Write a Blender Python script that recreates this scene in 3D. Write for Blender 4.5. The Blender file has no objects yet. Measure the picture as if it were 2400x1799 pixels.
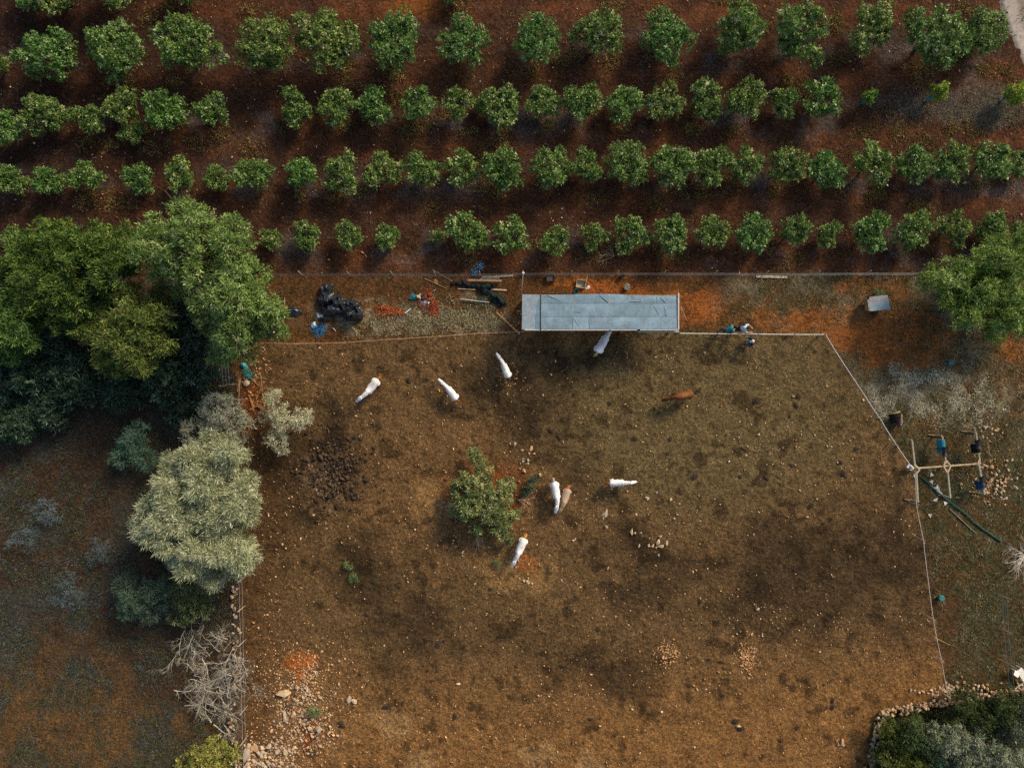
import bpy, bmesh, math, random
import numpy as np
from mathutils import Vector, Matrix

# ------------------------------------------------------------------ camera, sky, sun, exposure
sc = bpy.context.scene
H = 44.0                      # drone height, metres
PPM = 36.0                    # photo pixels per metre on the ground
cam_d = bpy.data.cameras.new('camera')
cam = bpy.data.objects.new('camera', cam_d)
sc.collection.objects.link(cam)
cam.location = (0, 0, H)
cam.rotation_euler = (0, 0, 0)
cam_d.sensor_width = 36.0
cam_d.lens = 36.0 * H / (2400 / PPM)
cam_d.clip_end = 3000
sc.camera = cam

ELEV = math.radians(33)
AZ = math.atan2(0.66, 0.75)   # sun stands towards the upper right of the picture
w = bpy.data.worlds.new('World'); sc.world = w; w.use_nodes = True
nt = w.node_tree; nt.nodes.clear()
sky = nt.nodes.new('ShaderNodeTexSky'); sky.sky_type = 'NISHITA'; sky.sun_disc = False
sky.dust_density = 3.0; sky.ozone_density = 1.0; sky.sun_elevation = ELEV; sky.sun_rotation = AZ
bg = nt.nodes.new('ShaderNodeBackground'); bg.inputs[1].default_value = 0.12
wo = nt.nodes.new('ShaderNodeOutputWorld')
nt.links.new(sky.outputs[0], bg.inputs[0]); nt.links.new(bg.outputs[0], wo.inputs[0])
sd = bpy.data.lights.new('sun', 'SUN'); sd.energy = 2.9; sd.angle = math.radians(13); sd.color = (1.0, 0.79, 0.52)
sun = bpy.data.objects.new('sun', sd); sc.collection.objects.link(sun)
SD = Vector((math.sin(AZ) * math.cos(ELEV), math.cos(AZ) * math.cos(ELEV), math.sin(ELEV)))
sun.rotation_euler = (-SD).to_track_quat('-Z', 'Y').to_euler()
sun.location = (20, 20, 60)
sc.view_settings.view_transform = 'Standard'; sc.view_settings.look = 'None'
sc.view_settings.exposure = 0.18; sc.view_settings.gamma = 1.0
sc.view_settings.use_curve_mapping = False
sc.cycles.max_bounces = 5; sc.cycles.diffuse_bounces = 2; sc.cycles.transmission_bounces = 3
sc.cycles.use_denoising = False

# ------------------------------------------------------------------ helpers
rng = np.random.default_rng(7)
random.seed(7)
COL = sc.collection

def lin(r, g, b):
    return np.array([((c / 255 + 0.055) / 1.055) ** 2.4 if c > 10 else c / 255 / 12.92 for c in (r, g, b)])

_lat = np.random.default_rng(99).random((256, 256))
def vnoise(x, y, seed=0):
    x = np.asarray(x, float) + seed * 37.31; y = np.asarray(y, float) + seed * 17.77
    xi = np.floor(x).astype(int); yi = np.floor(y).astype(int)
    fx = x - xi; fy = y - yi
    fx = fx * fx * (3 - 2 * fx); fy = fy * fy * (3 - 2 * fy)
    a = _lat[xi % 256, yi % 256]; b = _lat[(xi + 1) % 256, yi % 256]
    c = _lat[xi % 256, (yi + 1) % 256]; d = _lat[(xi + 1) % 256, (yi + 1) % 256]
    return (a * (1 - fx) + b * fx) * (1 - fy) + (c * (1 - fx) + d * fx) * fy
def fbm(x, y, f, octv=4, seed=0):
    s = 0; a = 1.0; t = 0
    for k in range(octv):
        s = s + a * vnoise(np.asarray(x) * f, np.asarray(y) * f, seed + k * 3); t += a; a *= 0.5; f *= 2.03
    return s / t

def gh(x, y):
    """height of the ground"""
    return (fbm(x, y, 0.09, 3, 5) - 0.5) * 0.30 + (fbm(x, y, 0.8, 3, 11) - 0.5) * 0.10

def W(px, py, z=0.0):
    """place seen at photo pixel px,py, at height z above the datum"""
    k = (H - z) / H
    return np.array([(px - 1200) / PPM * k, (899.5 - py) / PPM * k, z])
def G(px, py):
    p = W(px, py); p[2] = gh(p[0], p[1]); return p

ORIG = {}
def put(o, label=None, cat=None, group=None, kind=None):
    if label: o['label'] = label
    if cat: o['category'] = cat
    if group: o['group'] = group
    if kind: o['kind'] = kind
    return o
def thing(name, label, cat, loc, group=None, rz=0.0):
    o = bpy.data.objects.new(name, None); COL.objects.link(o)
    o.empty_display_size = 0.2
    o.location = tuple(float(v) for v in loc); o.rotation_euler = (0, 0, rz)
    ORIG[o.name] = np.array(loc, float)
    return put(o, label, cat, group)

def np_mesh(name, V, F, col=None, smooth=False):
    me = bpy.data.meshes.new(name)
    V = np.asarray(V, np.float32); F = np.asarray(F, np.int32)
    n, k = F.shape
    me.vertices.add(len(V)); me.vertices.foreach_set('co', V.ravel())
    me.loops.add(n * k); me.loops.foreach_set('vertex_index', F.ravel())
    me.polygons.add(n)
    me.polygons.foreach_set('loop_start', np.arange(0, n * k, k, dtype=np.int32))
    me.polygons.foreach_set('loop_total', np.full(n, k, np.int32))
    if smooth: me.polygons.foreach_set('use_smooth', np.ones(n, bool))
    if col is not None:
        a = me.color_attributes.new('Col', 'FLOAT_COLOR', 'POINT')
        c = np.ones((len(V), 4), np.float32); c[:, :3] = col
        a.data.foreach_set('color', c.ravel())
    me.update(calc_edges=True); me.validate()
    return me
def obj(name, me, mat, parent=None, loc=None):
    o = bpy.data.objects.new(name, me); COL.objects.link(o)
    if mat and not me.materials: me.materials.append(mat)
    if parent is not None: o.parent = parent; ORIG[o.name] = ORIG[parent.name]
    else: ORIG[o.name] = np.zeros(3)
    if loc is not None: o.location = tuple(float(v) for v in loc); ORIG[o.name] = np.array(loc, float)
    return o
def copy_tree(o, parent=None):
    c = o.copy(); COL.objects.link(c); c.parent = parent
    for ch in list(o.children): copy_tree(ch, c)
    return c

class MB:
    """collects shapes (world coordinates) into one mesh"""
    def __init__(s): s.V = []; s.F = []; s.C = []; s.n = 0; s.c = (1, 1, 1)
    def add(s, V, F, col=None):
        V = np.asarray(V, float); c = np.asarray(s.c if col is None else col, float)
        s.V.append(V); s.C.append(np.broadcast_to(c, (len(V), 3)))
        s.F += [tuple(i + s.n for i in f) for f in F]; s.n += len(V)
        return s
    def beam(s, p0, p1, w=0.05, h=0.05, taper=1.0, up=(0, 0, 1), bev=0.18):
        p0 = np.asarray(p0, float); p1 = np.asarray(p1, float)
        d = p1 - p0; L = np.linalg.norm(d); d = d / L
        up = np.asarray(up, float)
        if abs(d @ up) > 0.95: up = np.array([1.0, 0, 0])
        sd_ = np.cross(d, up); sd_ /= np.linalg.norm(sd_); u = np.cross(sd_, d)
        V = []; b = min(w, h) * bev
        for p, k in ((p0, 1.0), (p1, taper)):
            for a, c in ((-w/2+b, -h/2), (w/2-b, -h/2), (w/2, -h/2+b), (w/2, h/2-b), (w/2-b, h/2), (-w/2+b, h/2), (-w/2, h/2-b), (-w/2, -h/2+b)):
                V.append(p + sd_ * a * k + u * c * k)
        F = [tuple(range(7, -1, -1)), tuple(range(8, 16))]
        for i in range(8): F.append((i, (i+1) % 8, 8 + (i+1) % 8, 8 + i))
        return s.add(V, F)
    def tube(s, P, R, n=7, cap=True):
        P = np.asarray(P, float); R = np.broadcast_to(np.asarray(R, float), (len(P),))
        V = []; T = np.gradient(P, axis=0)
        ref = np.array([0.13, 0.27, 1.0])
        for p, r, t in zip(P, R, T):
            t = t / (np.linalg.norm(t) + 1e-9)
            a = np.cross(t, ref)
            if np.linalg.norm(a) < 0.1: a = np.cross(t, np.array([1.0, 0.1, 0]))
            a /= np.linalg.norm(a); b = np.cross(t, a)
            for k in range(n):
                an = 2 * math.pi * k / n
                V.append(p + (a * math.cos(an) + b * math.sin(an)) * r)
        F = []
        for i in range(len(P) - 1):
            for k in range(n):
                F.append((i*n+k, i*n+(k+1) % n, (i+1)*n+(k+1) % n, (i+1)*n+k))
        if cap:
            F.append(tuple(range(n-1, -1, -1))); F.append(tuple((len(P)-1)*n + k for k in range(n)))
        return s.add(V, F)
    def lathe(s, c, prof, n=16, sx=1, sy=1):
        c = np.asarray(c, float); V = []; F = []
        for r, z in prof:
            for k in range(n):
                a = 2*math.pi*k/n; V.append(c + (r*math.cos(a)*sx, r*math.sin(a)*sy, z))
        for i in range(len(prof)-1):
            for k in range(n): F.append((i*n+k, i*n+(k+1) % n, (i+1)*n+(k+1) % n, (i+1)*n+k))
        F.append(tuple(range(n-1, -1, -1))); F.append(tuple((len(prof)-1)*n+k for k in range(n)))
        return s.add(V, F)
    def rings(s, ring, n=12):
        """loft of ellipses: (centre, axis_side, axis_up) each"""
        V = []; F = []
        for c, a, b in ring:
            for k in range(n):
                an = 2*math.pi*k/n; V.append(np.asarray(c) + np.asarray(a)*math.cos(an) + np.asarray(b)*math.sin(an))
        for i in range(len(ring)-1):
            for k in range(n): F.append((i*n+k, i*n+(k+1) % n, (i+1)*n+(k+1) % n, (i+1)*n+k))
        F.append(tuple(range(n-1, -1, -1))); F.append(tuple((len(ring)-1)*n+k for k in range(n)))
        return s.add(V, F)
    def mesh(s, name, org=(0, 0, 0), smooth=False):
        V = np.concatenate(s.V) - np.asarray(org, float)
        me = bpy.data.meshes.new(name); me.from_pydata(V.tolist(), [], s.F)
        a = me.color_attributes.new('Col', 'FLOAT_COLOR', 'POINT')
        c = np.ones((len(V), 4), np.float32); c[:, :3] = np.concatenate(s.C); a.data.foreach_set('color', c.ravel())
        if smooth: me.polygons.foreach_set('use_smooth', np.ones(len(me.polygons), bool))
        me.update(); return me
    def build(s, name, mat, parent=None, org=None, smooth=False):
        if parent is not None: return obj(name, s.mesh(name, ORIG[parent.name], smooth), mat, parent)
        org = np.mean(np.concatenate(s.V), axis=0) if org is None else np.asarray(org, float)
        return obj(name, s.mesh(name, org, smooth), mat, None, org)

# ------------------------------------------------------------------ materials
def node_mat(name):
    m = bpy.data.materials.new(name); m.use_nodes = True
    nt = m.node_tree; b = nt.nodes['Principled BSDF']
    return m, nt, b
def N(nt, t, **kw):
    n = nt.nodes.new(t)
    for k, v in kw.items(): setattr(n, k, v)
    return n
def noise(nt, scale, detail=4, rough=0.55, vec=None):
    n = N(nt, 'ShaderNodeTexNoise'); n.inputs['Scale'].default_value = scale
    n.inputs['Detail'].default_value = detail; n.inputs['Roughness'].default_value = rough
    if vec is not None: nt.links.new(vec, n.inputs['Vector'])
    return n
def ramp(nt, src, a, b, lo, hi):
    m = N(nt, 'ShaderNodeMapRange'); m.inputs['From Min'].default_value = a; m.inputs['From Max'].default_value = b
    m.inputs['To Min'].default_value = lo; m.inputs['To Max'].default_value = hi
    nt.links.new(src, m.inputs['Value']); return m.outputs[0]
def mul(nt, a, b):
    m = N(nt, 'ShaderNodeMix', data_type='RGBA', blend_type='MULTIPLY'); m.inputs[0].default_value = 1
    nt.links.new(a, m.inputs[6]); nt.links.new(b, m.inputs[7]); return m.outputs[2]
def grey(nt, v):
    c = N(nt, 'ShaderNodeCombineColor'); 
    for i in range(3): nt.links.new(v, c.inputs[i])
    return c.outputs[0]

def mat_plain(name, col, rough=0.7, scale=9.0, var=0.35, bump=0.0, metallic=0.0, use_attr=True, spec=0.3, bscale=None, fine=True):
    """colour x vertex tint x two scales of noise"""
    m, nt, b = node_mat(name)
    geo = N(nt, 'ShaderNodeNewGeometry'); tc = N(nt, 'ShaderNodeTexCoord')
    n1 = noise(nt, scale, 5, 0.6, geo.outputs['Position']); n2 = noise(nt, scale*6, 3, 0.6, geo.outputs['Position'])
    v1 = ramp(nt, n1.outputs[0], 0.3, 0.7, 1-var, 1+var*0.8)
    v2 = ramp(nt, n2.outputs[0], 0.3, 0.7, 1-var*0.6, 1+var*0.5)
    c = N(nt, 'ShaderNodeRGB'); c.outputs[0].default_value = (*col, 1)
    o = mul(nt, c.outputs[0], grey(nt, v1)); o = mul(nt, o, grey(nt, v2))
    if use_attr:
        at = N(nt, 'ShaderNodeAttribute', attribute_name='Col'); o = mul(nt, o, at.outputs['Color'])
    nt.links.new(o, b.inputs['Base Color'])
    b.inputs['Roughness'].default_value = rough; b.inputs['Metallic'].default_value = metallic
    b.inputs['Specular IOR Level'].default_value = spec
    if bump:
        bp = N(nt, 'ShaderNodeBump'); bp.inputs['Strength'].default_value = 1; bp.inputs['Distance'].default_value = bump
        nb = noise(nt, bscale or scale*3, 4, 0.6, geo.outputs['Position'])
        nt.links.new(nb.outputs[0], bp.inputs['Height']); nt.links.new(bp.outputs[0], b.inputs['Normal'])
    return m

def mat_leaf(name, rough=0.42, spec=0.35, trans=0.22, hue=0.03, valv=0.25):
    m, nt, b = node_mat(name)
    at = N(nt, 'ShaderNodeAttribute', attribute_name='Col')
    oi = N(nt, 'ShaderNodeObjectInfo'); geo = N(nt, 'ShaderNodeNewGeometry')
    hs = N(nt, 'ShaderNodeHueSaturation')
    nt.links.new(at.outputs['Color'], hs.inputs['Color'])
    nt.links.new(ramp(nt, oi.outputs['Random'], 0, 1, 0.5-hue, 0.5+hue), hs.inputs['Hue'])
    nt.links.new(ramp(nt, geo.outputs['Random Per Island'], 0, 1, 1-valv, 1+valv), hs.inputs['Value'])
    b.inputs['Roughness'].default_value = rough; b.inputs['Specular IOR Level'].default_value = spec
    nt.links.new(hs.outputs[0], b.inputs['Base Color'])
    tr = N(nt, 'ShaderNodeBsdfTranslucent'); nt.links.new(hs.outputs[0], tr.inputs[0])
    mx = N(nt, 'ShaderNodeMixShader'); mx.inputs[0].default_value = trans
    out = nt.nodes['Material Output']
    nt.links.new(b.outputs[0], mx.inputs[1]); nt.links.new(tr.outputs[0], mx.inputs[2]); nt.links.new(mx.outputs[0], out.inputs[0])
    return m

def mat_ground():
    m, nt, b = node_mat('soil')
    geo = N(nt, 'ShaderNodeNewGeometry'); P = geo.outputs['Position']
    at = N(nt, 'ShaderNodeAttribute', attribute_name='Col')
    gr = N(nt, 'ShaderNodeAttribute', attribute_name='Grain')     # how coarse / littered the surface is
    n0 = noise(nt, 0.9, 5, 0.62, P); n1 = noise(nt, 5.0, 5, 0.68, P); n2 = noise(nt, 14.0, 2, 0.8, P)
    o = mul(nt, at.outputs['Color'], grey(nt, ramp(nt, n0.outputs[0], 0.3, 0.7, 0.76, 1.26)))
    o = mul(nt, o, grey(nt, ramp(nt, n1.outputs[0], 0.34, 0.66, 0.55, 1.42)))
    o = mul(nt, o, grey(nt, ramp(nt, n2.outputs[0], 0.36, 0.64, 0.42, 1.58)))
    # hue shift: greenish / reddish grains
    nh = noise(nt, 11.0, 3, 0.65, P)
    mx = N(nt, 'ShaderNodeMix', data_type='RGBA'); nt.links.new(ramp(nt, nh.outputs[0], 0.34, 0.66, 0, 1), mx.inputs[0])
    mx.inputs[6].default_value = (1.12, 0.98, 0.88, 1); mx.inputs[7].default_value = (0.9, 1.02, 1.08, 1)
    o = mul(nt, o, mx.outputs[2])
    # small light chips of straw and stone
    vo = N(nt, 'ShaderNodeTexVoronoi'); vo.inputs['Scale'].default_value = 6.5; nt.links.new(P, vo.inputs['Vector'])
    ch = ramp(nt, vo.outputs['Distance'], 0.05, 0.16, 1, 0)
    sp = N(nt, 'ShaderNodeSeparateColor'); nt.links.new(vo.outputs['Color'], sp.inputs[0])
    gate = ramp(nt, sp.outputs[0], 0.80, 0.86, 0, 1)
    mm = N(nt, 'ShaderNodeMath', operation='MULTIPLY'); nt.links.new(ch, mm.inputs[0]); nt.links.new(gate, mm.inputs[1])
    m2 = N(nt, 'ShaderNodeMath', operation='MULTIPLY'); nt.links.new(mm.outputs[0], m2.inputs[0]); nt.links.new(gr.outputs['Fac'], m2.inputs[1])
    mc = N(nt, 'ShaderNodeMix', data_type='RGBA'); nt.links.new(m2.outputs[0], mc.inputs[0])
    nt.links.new(o, mc.inputs[6])
    lit = mul(nt, o, grey(nt, ramp(nt, sp.outputs[1], 0, 1, 2.0, 4.2))); nt.links.new(lit, mc.inputs[7])
    nt.links.new(mc.outputs[2], b.inputs['Base Color'])
    b.inputs['Roughness'].default_value = 0.95; b.inputs['Specular IOR Level'].default_value = 0.1
    bp = N(nt, 'ShaderNodeBump'); bp.inputs['Strength'].default_value = 1.0; bp.inputs['Distance'].default_value = 0.14
    nb = noise(nt, 3.4, 6, 0.62, P); nt.links.new(nb.outputs[0], bp.inputs['Height'])
    nt.links.new(bp.outputs[0], b.inputs['Normal'])
    return m

M = {}
M['soil'] = mat_ground()
M['leaf'] = mat_leaf('glossy_leaf', 0.40, 0.4, 0.18, 0.02, 0.3)
M['soft_leaf'] = mat_leaf('soft_leaf', 0.6, 0.2, 0.25, 0.012, 0.3)
M['grass'] = mat_leaf('dry_grass', 0.8, 0.1, 0.2, 0.0, 0.3)
M['bark'] = mat_plain('bark', (0.10, 0.075, 0.055), 0.9, 7, 0.4, 0.01)
M['dead'] = mat_plain('dead_wood', (0.42, 0.39, 0.34), 0.9, 5, 0.45)
M['stone'] = mat_plain('limestone', (0.42, 0.345, 0.26), 0.9, 5, 0.35, 0.012)
M['pole'] = mat_plain('weathered_pole', (0.40, 0.34, 0.25), 0.8, 5, 0.35, 0.004)
M['plank'] = mat_plain('timber', (0.36, 0.25, 0.14), 0.8, 6, 0.35, 0.004)
M['white_rail'] = mat_plain('white_rail', (0.62, 0.60, 0.55), 0.6, 6, 0.2)
M['felt'] = mat_plain('roof_felt', (0.215, 0.325, 0.405), 0.85, 1.6, 0.24, 0.006, bscale=22)
M['felt_pale'] = mat_plain('worn_roof_felt', (0.26, 0.33, 0.39), 0.85, 3.0, 0.24, 0.008, bscale=22)
M['plastic'] = mat_plain('plastic', (1, 1, 1), 0.42, 5, 0.12, 0, spec=0.5)
M['cloth'] = mat_plain('cloth', (1, 1, 1), 0.85, 6, 0.18, 0)
M['tarp'] = mat_plain('black_tarp', (0.022, 0.028, 0.034), 0.28, 6, 0.3, 0.0, spec=0.6)
M['net'] = mat_plain('shade_net', (1, 1, 1), 0.7, 12, 0.4, 0.004)
M['wire'] = mat_plain('wire', (0.30, 0.33, 0.35), 0.5, 6, 0.2, 0, 0.6)
M['coat'] = mat_plain('horse_coat', (1, 1, 1), 0.75, 1.6, 0.06)
M['hair'] = mat_plain('hair', (1, 1, 1), 0.7, 12, 0.3)
M['dung'] = mat_plain('dung', (0.048, 0.036, 0.025), 0.95, 14, 0.6, 0.02)
M['road'] = mat_plain('gravel_road', (1, 1, 1), 0.95, 3, 0.22, 0.02, bscale=9)
M['leather'] = mat_plain('leather', (1, 1, 1), 0.45, 8, 0.25, spec=0.5)

# ------------------------------------------------------------------ the ground
def axis(lo, hi, step, far):
    a = np.arange(lo, hi + 1e-6, step)
    ext = [1, 2.5, 5, 10, 20, 45, 90, 200, 420, 900]
    return np.concatenate([[lo - e for e in ext[::-1]], a, [hi + e for e in ext]])
xs = axis(-35.0, 35.0, 0.115, 900); ys = axis(-27.0, 27.0, 0.115, 900)
GX, GY = np.meshgrid(xs, ys)
PX = GX * PPM + 1200; PY = 899.5 - GY * PPM

def poly_sdf(px, py, poly):
    d = np.full(px.shape, 1e9); inside = np.zeros(px.shape, bool); n = len(poly)
    for i in range(n):
        ax, ay = poly[i]; bx, by = poly[(i+1) % n]
        t = np.clip(((px-ax)*(bx-ax)+(py-ay)*(by-ay))/((bx-ax)**2+(by-ay)**2), 0, 1)
        d = np.minimum(d, np.hypot(px-ax-t*(bx-ax), py-ay-t*(by-ay)))
        cond = ((ay > py) != (by > py)) & (px < (bx-ax)*(py-ay)/((by-ay) if by != ay else 1e-9)+ax)
        inside ^= cond
    return np.where(inside, -d, d)
def sstep(x, a, b):
    t = np.clip((x-a)/(b-a), 0, 1); return t*t*(3-2*t)

PADDOCK = [(548, 806), (800, 804), (1030, 788), (1222, 778), (1592, 779), (1933, 782), (2015, 905), (2140, 1098), (2152, 1180), (2165, 1262),
           (2190, 1450), (2222, 1625), (2062, 1668), (2030, 1810), (2010, 2300), (570, 2300), (563, 1790), (558, 1370), (548, 1100)]
def ground_colour(PX, PY):
    n_a = fbm(PX, PY, 1/160, 4, 21); n_b = fbm(PX, PY, 1/55, 4, 31); n_c = fbm(PX, PY, 1/22, 3, 41); n_d = fbm(PX, PY, 1/90, 4, 77)
    wx = PX + (n_b-0.5)*70; wy = PY + (fbm(PX, PY, 1/50, 3, 51)-0.5)*60
    def blob(cx, cy, rx, ry, e=0.55):
        return 1 - sstep(np.hypot((wx-cx)/rx, (wy-cy)/ry), e, 1.25)
    shape = PX.shape + (1,)
    def mix(c, col, m): return c*(1-m[..., None]) + col*m[..., None]
    # left field
    c = np.ones(PX.shape + (3,)) * lin(66, 52, 40)
    c = mix(c, lin(98, 74, 46), sstep(n_a+0.25*n_b, 0.5, 0.8)*sstep(PY, 1350, 1750))
    c = mix(c, lin(62, 66, 60), sstep(n_d, 0.46, 0.68)*0.75)
    # orchard
    orch = 1 - sstep(PY + (n_b-0.5)*20, 628, 662)
    oc = np.ones(PX.shape + (3,)) * lin(68, 46, 33)
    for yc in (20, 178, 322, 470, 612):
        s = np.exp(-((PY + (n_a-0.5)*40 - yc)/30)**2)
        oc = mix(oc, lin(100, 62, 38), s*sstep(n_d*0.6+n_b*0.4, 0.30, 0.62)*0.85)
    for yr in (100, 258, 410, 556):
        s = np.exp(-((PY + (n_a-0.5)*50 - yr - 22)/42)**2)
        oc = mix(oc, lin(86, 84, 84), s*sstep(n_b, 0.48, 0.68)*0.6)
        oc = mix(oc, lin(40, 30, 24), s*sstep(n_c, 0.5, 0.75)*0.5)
    oc = mix(oc, lin(88, 82, 74), sstep(PX, 2050, 2250)*sstep(n_b, 0.42, 0.62)*0.6*(1-sstep(np.abs(PY-250), 70, 120)))
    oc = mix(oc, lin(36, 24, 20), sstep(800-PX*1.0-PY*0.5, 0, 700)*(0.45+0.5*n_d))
    oc = mix(oc, lin(128, 78, 34), blob(975, 10, 70, 40)*0.6)
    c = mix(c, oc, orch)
    # yard strip and right-hand yard
    yard = sstep(PY + (n_b-0.5)*20, 628, 662)*sstep(PX, 520, 600)
    yc_ = np.ones(PX.shape + (3,)) * lin(92, 64, 38)
    yc_ = mix(yc_, lin(128, 120, 100), np.maximum(blob(900, 745, 200, 50), blob(1090, 745, 100, 45))*sstep(n_c, 0.32, 0.6)*0.85)
    yc_ = mix(yc_, lin(62, 62, 42), blob(1080, 710, 120, 45)*sstep(n_b, 0.45, 0.6)*0.7)
    for bx in ((1500, 690, 150, 28), (1620, 730, 120, 50), (1760, 760, 140, 34), (1590, 700, 90, 30), (1410, 672, 120, 22)):
        yc_ = mix(yc_, lin(142, 84, 40), blob(*bx)*sstep(n_b, 0.3, 0.6)*0.8)
    ry = sstep(PX, 1640, 1760)
    rc = np.ones(PX.shape + (3,)) * lin(94, 70, 42)
    rc = mix(rc, lin(104, 102, 84), sstep(n_b, 0.42, 0.66)*0.7)
    rc = mix(rc, lin(72, 66, 44), sstep(n_d, 0.5, 0.68)*0.6)
    for bx in ((2040, 670, 80, 40), (2100, 800, 150, 60), (2060, 780, 110, 70), (1850, 750, 130, 26), (2150, 830, 60, 40), (1960, 800, 60, 40), (2380, 830, 50, 30)):
        rc = mix(rc, lin(136, 84, 42), blob(*bx)*0.75)
    rc = mix(rc, lin(152, 148, 124), blob(2190, 925, 190, 66)*sstep(n_c, 0.36, 0.6)*0.6)
    rc = mix(rc, lin(70, 60, 38), sstep(PY, 970, 1100)*0.75)
    rc = mix(rc, lin(64, 70, 48), sstep(PY, 980, 1100)*sstep(n_c, 0.45, 0.65)*0.6)
    rc = mix(rc, lin(84, 54, 32), sstep(PY, 1200, 1350)*sstep(2280-PX, 0, 60)*sstep(n_b, 0.4, 0.6)*0.6)
    yc_ = mix(yc_, rc, ry)
    c = mix(c, yc_, yard)
    # paddock
    sdf = poly_sdf(PX, PY, PADDOCK)
    pad = 1 - sstep(sdf + (n_c-0.5)*16, -6, 8)
    pc = np.ones(PX.shape + (3,)) * lin(100, 79, 52)
    pc = mix(pc, lin(98, 86, 58), blob(1650, 950, 420, 260)*0.8)
    pc = mix(pc, lin(128, 94, 56), sstep(PY+0.10*np.abs(PX-1250), 1480, 1780)*0.9)
    pc = mix(pc, lin(110, 84, 54), blob(1050, 1150, 260, 200)*0.6)
    pc = mix(pc, lin(132, 104, 66), np.maximum(blob(1215, 1340, 90, 60), blob(1010, 1180, 60, 60))*0.8)
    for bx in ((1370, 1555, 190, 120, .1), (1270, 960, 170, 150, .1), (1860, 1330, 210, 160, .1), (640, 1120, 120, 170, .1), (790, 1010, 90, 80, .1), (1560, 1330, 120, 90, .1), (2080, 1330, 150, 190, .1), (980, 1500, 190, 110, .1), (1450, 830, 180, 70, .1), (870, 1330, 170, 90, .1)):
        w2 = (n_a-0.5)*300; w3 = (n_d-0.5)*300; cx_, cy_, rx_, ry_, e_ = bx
        pc = mix(pc, lin(50, 41, 29), (1-sstep(np.hypot((wx+w2-cx_)/rx_, (wy+w3-cy_)/ry_), e_, 1.3))*(0.45+0.7*n_b))  # soft shadow patches painted into the paddock soil colour
    pc = mix(pc, lin(38, 31, 26), blob(785, 1100, 95, 115, .2)*(0.45+.5*sstep(n_c, 0.40, 0.55)))      # old fire place / damp litter
    pc = mix(pc, lin(132, 108, 84), blob(755, 1140, 55, 75)*sstep(fbm(PX, PY, 1/8, 3, 61), 0.52, 0.64)*0.6)
    pc = mix(pc, lin(150, 122, 84), np.maximum.reduce([blob(920, 1690, 50, 34), blob(1255, 1765, 40, 30), blob(990, 1780, 40, 30), blob(1385, 1790, 50, 30)])*0.55)
    pc = mix(pc, lin(158, 92, 40), blob(690, 1555, 42, 36)*0.9)
    pc = mix(pc, lin(140, 88, 48), np.maximum(blob(1250, 1320, 28, 30), blob(1235, 1345, 22, 16))*0.75)
    pc = mix(pc, lin(124, 98, 70), np.maximum(blob(700, 1690, 95, 110), blob(620, 1780, 80, 50))*0.6)
    pc = mix(pc, lin(108, 54, 26), blob(722, 1725, 22, 30)*0.9)
    pc = mix(pc, lin(122, 62, 30), blob(1140, 1165, 110, 90)*0.55)
    pc = mix(pc, lin(46, 36, 24), sstep(n_c*0.6+n_b*0.4, 0.58, 0.68)*0.65)
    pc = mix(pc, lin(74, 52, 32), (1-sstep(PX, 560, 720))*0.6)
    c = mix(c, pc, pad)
    # debris corner by the left trees
    c = mix(c, lin(112, 60, 26), blob(575, 950, 50, 80)*0.6)
    c = mix(c, lin(48, 50, 32), sstep(PX, 2040, 2080)*sstep(PY - (1668 - (PX-2062)*0.22), -4, 14)*0.9)
    return c, pad, orch
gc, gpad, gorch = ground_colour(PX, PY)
hoof = (0.35+0.65*gpad)*(fbm(GX, GY, 2.6, 3, 71)-0.5)*0.11
GZ = gh(GX, GY) + hoof - 0.0
nx, ny = len(xs), len(ys)
idx = np.arange(nx*ny).reshape(ny, nx)
F = np.stack([idx[:-1, :-1], idx[:-1, 1:], idx[1:, 1:], idx[1:, :-1]], -1).reshape(-1, 4)
V = np.stack([GX, GY, GZ], -1).reshape(-1, 3)
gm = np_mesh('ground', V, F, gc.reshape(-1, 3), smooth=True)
ga = gm.attributes.new('Grain', 'FLOAT', 'POINT')
ga.data.foreach_set('value', (0.75 - 0.35*gorch).ravel().astype(np.float32))
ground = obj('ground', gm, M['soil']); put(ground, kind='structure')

# gravel road at the top right corner
U, T = np.meshgrid(np.linspace(0, 1, 24), np.linspace(0, 1, 60))
lx = 2342 + 0.34*(-260+470*T) + 6*np.sin(T*7); rx = lx + 190
px_ = lx + (rx-lx)*U; py_ = -260 + 470*T
rcx = (px_-1200)/PPM; rcy = (899.5-py_)/PPM
rcz = gh(rcx, rcy) + 0.035 - 0.05*((np.abs(U-0.5)*2)**6)
cc = np.ones(px_.shape+(3,))*lin(176, 168, 160)
strip = np.exp(-((U-0.30+0.05*(fbm(px_, py_, 1/30, 2, 3)-.5))/0.09)**2)
cc = cc*(1-strip[..., None]*0.75) + lin(104, 88, 76)*strip[..., None]*0.75
cc = cc*(1-(U < 0.06)[..., None]*0.5)
ri = np.arange(24*60).reshape(60, 24)
RF = np.stack([ri[:-1, :-1], ri[1:, :-1], ri[1:, 1:], ri[:-1, 1:]], -1).reshape(-1, 4)
road = obj('road', np_mesh('road', np.stack([rcx, rcy, rcz], -1).reshape(-1, 3), RF, cc.reshape(-1, 3), True), M['road']); put(road, kind='structure')

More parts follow.
